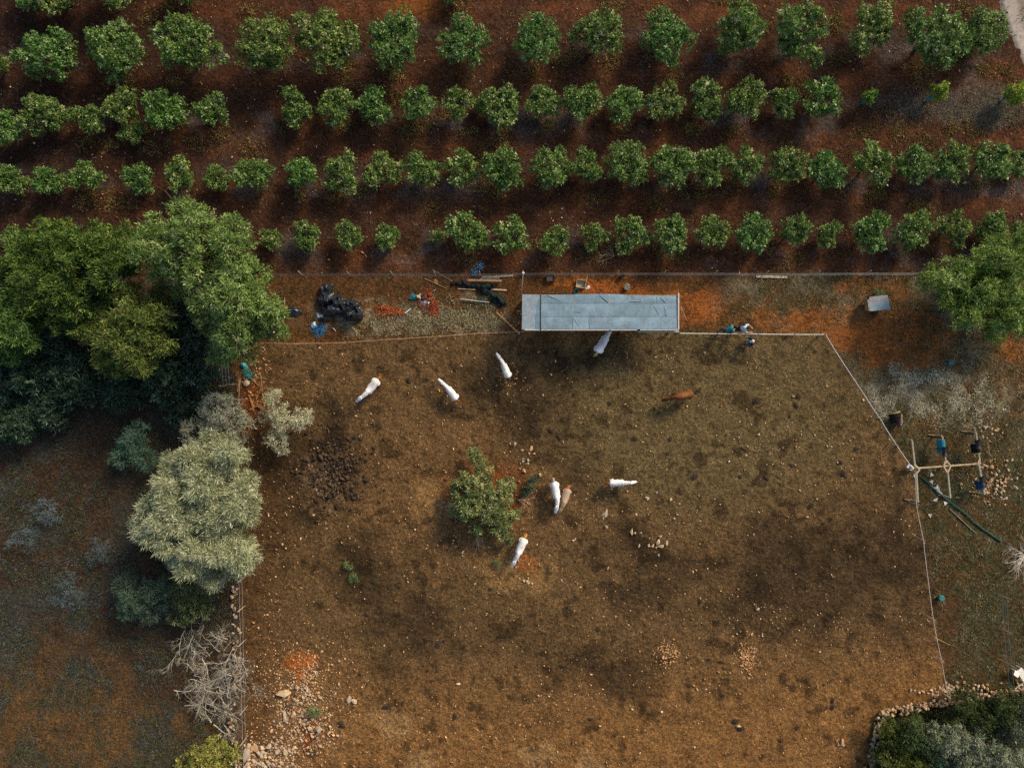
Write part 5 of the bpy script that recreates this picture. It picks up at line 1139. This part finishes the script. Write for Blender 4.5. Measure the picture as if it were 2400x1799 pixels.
def saddle(label, px_, py_, ang, padcol, seatcol, trim=None, L=1.0, wdt=.55, z=ZK+.0):
    c = W(px_, py_, z); t = thing('saddle', label, 'saddle', c, 'saddles at the rack', ang)
    def arch(u0, u1, n, half, drop, lift, thick=.03):
        V_ = []; F_ = []; m_ = 9
        for s_ in (0, 1):
            for i in range(n):
                x = u0+(u1-u0)*i/(n-1)
                for j in range(m_):
                    q = -1+2*j/(m_-1); y = half*math.sin(q*math.pi/2*.95); zz = lift - drop*(1-math.cos(q*math.pi/2))**1.0
                    V_.append((x, y*(1+.0*s_), zz-(thick if s_ else 0)))
        off = n*m_
        for i in range(n-1):
            for j in range(m_-1):
                a = i*m_+j; F_.append((a, a+m_, a+m_+1, a+1)); F_.append((off+a, off+a+1, off+a+m_+1, off+a+m_))
        for i in range(n-1):
            for j in (0, m_-1):
                a = i*m_+j; F_.append((a, a+m_, off+a+m_, off+a) if j else (a+m_, a, off+a, off+a+m_))
        for i in (0, n-1):
            for j in range(m_-1):
                a = i*m_+j; F_.append((a, a+1, off+a+1, off+a) if i == 0 else (a+1, a, off+a, off+a+1))
        return np.array(V_), F_
    def lp(name, mb, mat, par=None): return obj(name, mb.mesh(name, (0, 0, 0)), M[mat], par or t)
    mb = MB(); mb.c = padcol; mb.add(*arch(-L/2, L*.28, 7, wdt/2, .34, .09)); pad = lp('saddle_pad', mb, 'cloth')
    if trim is not None:
        mb = MB(); mb.c = trim
        V_, F_ = arch(-L/2-.01, -L/2+.04, 2, wdt/2+.008, .34, .105); mb.add(V_, F_); lp('trim', mb, 'cloth', pad)
    # seat: dished with raised pommel and cantle
    mb = MB(); mb.c = seatcol; V_ = []; F_ = []; n, m_ = 9, 7
    for s_ in (0, 1):
        for i in range(n):
            x = -.10+.60*i/(n-1); k = (i/(n-1)-.5)*2
            for j in range(m_):
                q = -1+2*j/(m_-1); V_.append((x, q*(.13+.06*k*k), .14+.12*k*k*k*k+.02-.10*q*q-(.05 if s_ else 0)))
    for i in range(n-1):
        for j in range(m_-1):
            a = i*m_+j; F_.append((a, a+m_, a+m_+1, a+1)); F_.append((n*m_+a, n*m_+a+1, n*m_+a+m_+1, n*m_+a+m_))
    mb.add(V_, F_); seat_ = lp('seat', mb, 'leather')
    for s_ in (-1, 1):
        mb = MB(); mb.c = np.array(seatcol)*.8; mb.beam((.02, s_*.20, .02), (.0, s_*.27, -.35), .26, .02, up=(1, 0, 0)); lp('flap', mb, 'leather', seat_)
    return t
saddle('turquoise saddle pad with black saddle on the middle rail of the rack', 2211, 1050, math.radians(-84), lin(34, 128, 150), lin(24, 20, 24), L=1.1, wdt=.46)
saddle('black saddle with yellow trim on the right rail of the rack', 2291, 1048, math.radians(96), lin(22, 18, 20), lin(26, 18, 18), lin(190, 170, 80), .8, .5)
saddle('navy blue saddle pad on the lower right rail of the rack', 2301, 1133, math.radians(100), lin(24, 66, 116), lin(16, 20, 34), None, .7, .5)
sb = G(2104, 981)
sa = saddle('black saddle with yellow piping set down beside the slanting tape fence', 2104, 981, math.radians(-75), lin(24, 18, 24), lin(58, 24, 20), lin(206, 186, 92), .85, .72, z=.45)
mb = MB(); st_ = thing('saddle_stand', 'low wooden stand under the saddle by the tape fence', 'stand', sb)
for dx, dy in ((-.2, -.2), (.2, -.2), (-.2, .2), (.2, .2)):
    mb = MB(); mb.beam(sb+(dx, dy, -.05), sb+(dx*.3, dy, .4), .05, .05); mb.build('leg', M['pole'], st_)
mb = MB(); mb.beam(sb+(0, -.32, .42), sb+(0, .32, .42), .1, .06); mb.build('bar', M['pole'], st_)

# ------------------------------------------------------------------ horses
def remesh(me, voxel, smooth_it=6):
    o = bpy.data.objects.new('tmp', me); COL.objects.link(o)
    rm = o.modifiers.new('r', 'REMESH'); rm.mode = 'VOXEL'; rm.voxel_size = voxel
    sm = o.modifiers.new('s', 'SMOOTH'); sm.iterations = smooth_it; sm.factor = .5
    dg = bpy.context.evaluated_depsgraph_get(); dg.update()
    out = bpy.data.meshes.new_from_object(o.evaluated_get(dg))
    bpy.data.objects.remove(o); return out
def paint(me, fn):
    n = len(me.vertices); v = np.empty(n*3); me.vertices.foreach_get('co', v); v = v.reshape(-1, 3)
    for a in list(me.color_attributes): me.color_attributes.remove(a)
    a = me.color_attributes.new('Col', 'FLOAT_COLOR', 'POINT'); c = np.ones((n, 4), np.float32); c[:, :3] = fn(v); a.data.foreach_set('color', c.ravel())
    me.polygons.foreach_set('use_smooth', np.ones(len(me.polygons), bool))
def horse(label, rump, nose, coat, tailcol, manecol, neck_pitch=0.05, neck_yaw=0.0, head_pitch=-.6, seed=0, name='horse', dark=None, group='white horses in the paddock', size=None, patch=None, neck_len=.55):
    r = np.random.default_rng(seed)
    a = W(*rump, 1.2); b = W(*nose, 1.0); d = (b-a)[:2]; L = np.hypot(*d); ang = math.atan2(d[1], d[0])
    mb = MB()
    def ring(c, w_, h_, yaw=0, pitch=0):
        sd_ = np.array([-math.sin(yaw), math.cos(yaw), 0]); fw = np.array([math.cos(yaw)*math.cos(pitch), math.sin(yaw)*math.cos(pitch), math.sin(pitch)]); upv = np.cross(fw, sd_)
        return (np.array(c, float), sd_*w_, upv*h_)
    R = [ring((-.74, 0, 1.2), .05, .06), ring((-.70, 0, 1.14), .18, .19), ring((-.60, 0, 1.10), .255, .27), ring((-.45, 0, 1.09), .29, .30), ring((-.25, 0, 1.07), .285, .30), ring((0, 0, 1.03), .295, .32), ring((.22, 0, 1.04), .27, .33), ring((.38, 0, 1.10), .225, .33), ring((.50, 0, 1.14), .18, .28, neck_yaw*.3, neck_pitch*.4)]
    p = np.array([.52, 0, 1.18]); yaw = neck_yaw*.6; fwd = lambda y, q: np.array([math.cos(y)*math.cos(q), math.sin(y)*math.cos(q), math.sin(q)])
    for k, (w_, h_) in enumerate(((.175, .22), (.155, .18), (.14, .155), (.132, .14))):
        p = p+fwd(yaw, neck_pitch)*neck_len/4; yaw += neck_yaw*.15; R.append(ring(p, w_, h_, yaw, neck_pitch))
    poll = p.copy(); yaw += neck_yaw*.1
    mb.rings(R, 14)
    HR = [ring(poll-fwd(yaw, head_pitch)*.05, .07, .09, yaw, head_pitch)]
    q = poll.copy()
    for s_, w_, h_ in ((.06, .145, .15), (.10, .155, .145), (.14, .130, .125), (.12, .112, .10), (.09, .115, .095), (.05, .08, .07)):
        q = q+fwd(yaw, head_pitch)*s_; HR.append(ring(q, w_, h_, yaw, head_pitch))
    mb.rings(HR, 12); muzzle = q
    sdv = np.array([-math.sin(yaw), math.cos(yaw), 0])
    for s_ in (-1, 1): mb.tube([poll+sdv*s_*.06+(0, 0, .06), poll+sdv*s_*.085+(0, 0, .15), poll+sdv*s_*.09+(0, 0, .22)], [.045, .045, .022], 6)
    for s_ in (-1, 1):
        st = r.uniform(-.10, .10)
        mb.tube([(.36, s_*.12, 1.05), (.36, s_*.15, .85), (.37+st*.4, s_*.15, .62), (.40+st*.7, s_*.145, .42), (.39+st, s_*.145, .22), (.40+st, s_*.145, .09), (.43+st, s_*.145, -.01)], [.17, .12, .075, .058, .04, .045, .058], 10)
        st = r.uniform(-.12, .12)
        mb.tube([(-.48, s_*.13, 1.05), (-.44, s_*.17, .84), (-.40+st*.3, s_*.17, .68), (-.58+st*.7, s_*.155, .44), (-.54+st, s_*.15, .22), (-.53+st, s_*.15, .09), (-.50+st, s_*.15, -.01)], [.23, .18, .12, .06, .042, .046, .058], 10)
    me = remesh(mb.mesh('body'), .022, 9)
    sc_ = (L/(np.linalg.norm((muzzle-np.array([-.74, 0, 0]))[:2]))) if size is None else size
    # place so that the rump falls at the rump pixel
    base = np.array([a[0], a[1]]) + .74*sc_*np.array([math.cos(ang), math.sin(ang)])
    if abs(neck_yaw) > .05:
        off = math.atan2(muzzle[1], muzzle[0]+.74); ang -= off; base = np.array([a[0], a[1]]) + .74*sc_*np.array([math.cos(ang), math.sin(ang)])
    t = thing(name, label, 'horse', (base[0], base[1], gh(base[0], base[1])), group, ang); t.scale = (sc_,)*3
    coat = np.array(coat); dk = np.array(coat*.35 if dark is None else dark)
    def fn(v):
        c = np.tile(coat, (len(v), 1)); m = np.exp(-(np.linalg.norm(v-muzzle, axis=1)/.12)**2)*.6
        c = c*(1-m[:, None])+dk*m[:, None]
        l = (1-sstep(v[:, 2], .1, .6))*.65; c = c*(1-l[:, None])+np.array(lin(120, 96, 70) if coat[0] > .3 else dk)*l[:, None]
        if patch is not None:
            for (x, y, rr_, cc_) in patch:
                m = np.exp(-(((v[:, 0]-x)/rr_)**2+((v[:, 1]-y)/(rr_*.6))**2))*(v[:, 2] > .95); c = c*(1-m[:, None]*.7)+np.array(cc_)*m[:, None]*.7
        return c
    paint(me, fn); obj('body', me, M['coat'], t)
    tm = MB(); tm.c = tailcol
    for k in range(14):
        o_ = r.normal(size=3)*.025; tm.tube([np.array([-.72, 0, 1.2])+o_*.5, np.array([-.82, 0, 1.14])+o_*1.2, np.array([-.90, 0, .95])+o_*2, np.array([-.88, 0, .6])+o_*2.5, np.array([-.86, 0, .4])+o_*2], [.022, .03, .032, .026, .01], 5)
    obj('tail', tm.mesh('tail', smooth=True), M['hair'], t)
    mm = MB(); mm.c = manecol; n0 = np.array([.45, 0, 1.40])
    for k in range(16):
        f = k/15; c = n0*(1-f)+(poll+(0, 0, .10))*f+(0, 0, .02*math.sin(f*3.1)); s_ = sdv*(1 if r.random() < .75 else -1)
        mm.tube([c+r.normal(size=3)*.01, c+s_*.07+(0, 0, -.02), c+s_*.11+(0, 0, -.15)], [.022, .024, .008], 5)
    obj('mane', mm.mesh('mane', smooth=True), M['hair'], t)
    em = MB(); em.c = (.01, .01, .012)
    e = poll+fwd(yaw, head_pitch)*.17
    for s_ in (-1, 1): em.lathe(e+sdv*s_*.098+(0, 0, .02), [(.006, -.02), (.018, -.008), (.018, .008), (.006, .02)], 8)
    obj('eye', em.mesh('eye'), M['plastic'], t)
    return t
WH = (.87, .87, .86); OR = lin(196, 112, 28); GP = lin(170, 172, 180)
horse('white horse heading down left, leftmost in the paddock', (884, 888), (833, 941), WH, OR, (.74, .73, .7), .05, -.22, -.5, 1, patch=[(-.2, 0, .3, GP)])
horse('white horse facing up left, second from the left in the paddock', (1070, 937), (1026, 888), WH, OR, (.76, .76, .74), .05, .15, -.5, 2, patch=[(-.1, 0, .25, GP)])
horse('white horse with grey back patches nearest the shed\'s left end', (1193, 885), (1163, 827), WH, lin(120, 110, 96), (.7, .7, .7), .1, .18, -.45, 3, patch=[(.05, .08, .12, lin(130, 136, 150)), (-.38, .05, .12, lin(134, 138, 152))])
horse('white horse with its head under the shed roof', (1400, 826), (1440, 757), WH, lin(210, 190, 120), (.76, .76, .74), .0, .0, -.55, 4, patch=[(-.05, .05, .25, GP)], size=.96)
horse('white mare standing beside the tan foal', (1299, 1130), (1302, 1203), WH, (.74, .74, .72), (.74, .74, .72), -.05, -.30, -.5, 5)
horse('white horse facing right with dark streak along its back', (1430, 1134), (1493, 1131), WH, OR, (.74, .74, .72), .2, 0.05, -.5, 7, patch=[(-.45, -.1, .15, lin(120, 116, 120)), (-.1, -.1, .3, lin(168, 166, 172))])
horse('white horse grazing downward, lowest in the paddock', (1230, 1262), (1200, 1332), WH, lin(206, 150, 80), (.74, .74, .72), -.25, -.05, -.5, 8, patch=[(-.05, .05, .14, GP)], neck_len=.66)
horse('tan foal nursing close to the white mare', (1333, 1146), (1312, 1196), lin(176, 146, 116), lin(170, 104, 52), lin(60, 46, 40), -.2, -.2, -.6, 9, name='foal', group='foal', dark=lin(70, 54, 44), patch=[(-.2, -.02, .5, lin(196, 176, 156))], size=.80)
horse('brown horse grazing on the right side of the paddock', (1627, 922), (1560, 938), lin(112, 66, 32), lin(40, 20, 14), lin(40, 20, 14), -.55, .12, -.95, 10, name='horse', group='brown horse', dark=lin(40, 18, 12), patch=[(-.15, 0, .3, lin(180, 122, 62)), (.3, 0, .2, lin(90, 44, 20))], size=.92, neck_len=.6)

# ------------------------------------------------------------------ people
def person(label, px_, py_, ang, J, cols, hair, cap=None, zpx=1.0):
    c = W(px_, py_, zpx); g = gh(c[0], c[1]); t = thing('person', label, 'person', (c[0], c[1], g), 'people by the rail fence', ang)
    mb = MB(); segs = []
    def cap_seg(a, b, r1, r2, col, n=10):
        a = np.array(J[a] if isinstance(a, str) else a, float); b = np.array(J[b] if isinstance(b, str) else b, float); d = unit(b-a)
        mb.tube([a-d*r1*.9, a-d*r1*.5, a, (a+b)/2, b, b+d*r2*.5, b+d*r2*.9], [r1*.4, r1*.85, r1, (r1+r2)/2, r2, r2*.85, r2*.4], n); segs.append((a, b, np.array(col)))
    sh, tr, sk, bt = cols
    cap_seg('pelvis', 'waist', .15, .14, tr); cap_seg('waist', 'chest', .135, .165, sh); cap_seg('chest', 'neck', .15, .07, sh); cap_seg('neck', 'head', .055, .06, sk)
    h = np.array(J['head'], float); f = unit(np.array(J['face'], float))
    mb.tube([h-(0, 0, .11), h-(0, 0, .06), h, h+(0, 0, .07), h+(0, 0, .115)], [.05, .08, .092, .082, .04], 12); segs.append((h-(0, 0, .08), h+(0, 0, .1), np.array(sk)))
    mb.tube([h+f*.08, h+f*.115-(0, 0, .02)], [.018, .012], 6)
    sdv = unit(np.cross([0, 0, 1], f))
    for s_ in (-1, 1): mb.tube([h+sdv*s_*.085, h+sdv*s_*.105], [.025, .018], 6)
    for s_ in ('l', 'r'):
        cap_seg('chest', 'sh_'+s_, .10, .075, sh); cap_seg('sh_'+s_, 'el_'+s_, .06, .046, sh); cap_seg('el_'+s_, 'wr_'+s_, .042, .03, sk)
        w0 = np.array(J['wr_'+s_], float); e0 = np.array(J['el_'+s_], float); d = unit(w0-e0); sv = unit(np.cross(d, [.1, .2, 1])); uv = np.cross(sv, d)
        mb.rings([(w0, sv*.028, uv*.018), (w0+d*.045, sv*.042, uv*.018), (w0+d*.09, sv*.04, uv*.016)], 10); segs.append((w0, w0+d*.18, np.array(sk)))
        for k, (o_, l_) in enumerate(((-.032, .068), (-.011, .082), (.011, .076), (.032, .06))):
            b0 = w0+d*.085+sv*o_; mb.tube([b0, b0+d*l_*.55-uv*.008, b0+d*l_*.9-uv*.028], [.0105, .0098, .008], 6)
        b0 = w0+d*.03+sv*.035; mb.tube([b0, b0+sv*.03+d*.03-uv*.01, b0+sv*.035+d*.06-uv*.02], [.0125, .011, .009], 6)
        cap_seg('pelvis', 'hip_'+s_, .12, .10, tr); cap_seg('hip_'+s_, 'kn_'+s_, .09, .062, tr); cap_seg('kn_'+s_, 'an_'+s_, .06, .042, tr)
        a0 = np.array(J['an_'+s_], float); cap_seg(a0-(.03, 0, .02), a0+(.17, 0, -.045), .045, .036, bt)
    me = remesh(mb.mesh('body'), .0125, 3)
    A = np.array([s[0] for s in segs]); B = np.array([s[1] for s in segs]); CC = np.array([s[2] for s in segs])
    def fn(v):
        best = np.full(len(v), 1e9); c = np.zeros((len(v), 3))
        for a, b, cc_ in zip(A, B, CC):
            d = b-a; tt = np.clip(((v-a) @ d)/(d @ d), 0, 1); dist = np.linalg.norm(v-a-tt[:, None]*d, axis=1); m = dist < best; best[m] = dist[m]; c[m] = cc_
        return c
    paint(me, fn); obj('body', me, M['cloth'], t)
    if cap is None:
        hm = MB(); hm.c = hair; hm.lathe(h-f*.018, [(.09, -.06), (.101, -.01), (.098, .05), (.08, .10), (.04, .128)], 14); hm.tube([h-f*.09+(0, 0, .02), h-f*.12-(0, 0, .08)], [.06, .03], 8); obj('hair', hm.mesh('hair', smooth=True), M['hair'], t)
    else:
        hm = MB(); hm.c = cap; hm.lathe(h, [(.103, .03), (.106, .06), (.095, .10), (.06, .135), (.02, .145)], 16)
        hm.add([h+f*.09+sdv*.075+(0, 0, .04), h+f*.09-sdv*.075+(0, 0, .04), h+f*.19-sdv*.05+(0, 0, .025), h+f*.19+sdv*.05+(0, 0, .025), h+f*.09+sdv*.075+(0, 0, .05), h+f*.09-sdv*.075+(0, 0, .05), h+f*.19-sdv*.05+(0, 0, .035), h+f*.19+sdv*.05+(0, 0, .035)], [(3, 2, 1, 0), (4, 5, 6, 7), (0, 1, 5, 4), (1, 2, 6, 5), (2, 3, 7, 6), (3, 0, 4, 7)])
        obj('cap', hm.mesh('cap', smooth=True), M['cloth'], t)
        hm = MB(); hm.c = hair; hm.lathe(h-f*.012, [(.088, -.07), (.097, -.02), (.098, .035)], 14); obj('hair', hm.mesh('hair', smooth=True), M['hair'], t)
    em = MB(); em.c = (.02, .015, .01)
    for s_ in (-1, 1): em.lathe(h+f*.085+sdv*s_*.032+(0, 0, .012), [(.004, -.008), (.011, 0), (.004, .008)], 8)
    obj('eye', em.mesh('eye'), M['plastic'], t)
    return t
SK = lin(206, 150, 116)
bend = dict(pelvis=(-.12, 0, .88), waist=(.0, 0, .98), chest=(.26, 0, 1.14), neck=(.40, 0, 1.20), head=(.50, 0, 1.22), face=(.8, 0, -.6), sh_l=(.30, .19, 1.15), sh_r=(.30, -.19, 1.15), el_l=(.38, .22, .88), el_r=(.42, -.2, .9), wr_l=(.52, .14, .68), wr_r=(.56, -.12, .7), hip_l=(-.12, .1, .86), hip_r=(-.12, -.1, .86), kn_l=(-.05, .11, .46), kn_r=(-.14, -.11, .47), an_l=(-.2, .11, .08), an_r=(-.32, -.11, .08))
person('person in a teal top with black hair stooping at the rail fence', 1703, 773, math.radians(18), bend, (lin(36, 132, 136), lin(60, 72, 72), SK, lin(200, 205, 210)), lin(16, 12, 20))
reach = dict(pelvis=(-.05, 0, .92), waist=(.0, 0, 1.04), chest=(.10, .02, 1.28), neck=(.17, .02, 1.42), head=(.22, .02, 1.52), face=(.9, 0, -.4), sh_l=(.12, .2, 1.33), sh_r=(.12, -.18, 1.33), el_l=(.33, .26, 1.2), el_r=(.30, -.24, 1.14), wr_l=(.52, .12, 1.2), wr_r=(.53, -.2, 1.1), hip_l=(-.05, .1, .9), hip_r=(-.05, -.1, .9), kn_l=(.02, .11, .5), kn_r=(-.18, -.11, .5), an_l=(-.05, .11, .08), an_r=(-.45, -.11, .1))
person('person in a white T-shirt reaching both arms forward beside the rail fence', 1738, 770, math.radians(-6), reach, (lin(206, 224, 234), lin(38, 54, 62), SK, lin(28, 22, 24)), lin(62, 40, 26))
crouch = dict(pelvis=(-.12, 0, .32), waist=(-.08, 0, .5), chest=(.0, 0, .76), neck=(.03, 0, .92), head=(.03, 0, 1.04), face=(.95, 0, -.3), sh_l=(.02, .2, .82), sh_r=(.02, -.2, .82), el_l=(.22, .28, .62), el_r=(.2, -.26, .62), wr_l=(.45, .2, .52), wr_r=(.42, -.1, .5), hip_l=(-.1, .1, .32), hip_r=(-.1, -.1, .32), kn_l=(.27, .17, .5), kn_r=(.27, -.15, .5), an_l=(.12, .15, .08), an_r=(.12, -.14, .08))
person('person in navy with a white cap crouching inside the paddock', 1761, 800, math.radians(195), crouch, (lin(26, 30, 62), lin(40, 116, 130), lin(200, 130, 90), lin(120, 50, 36)), lin(30, 20, 16), lin(222, 218, 218), .8)
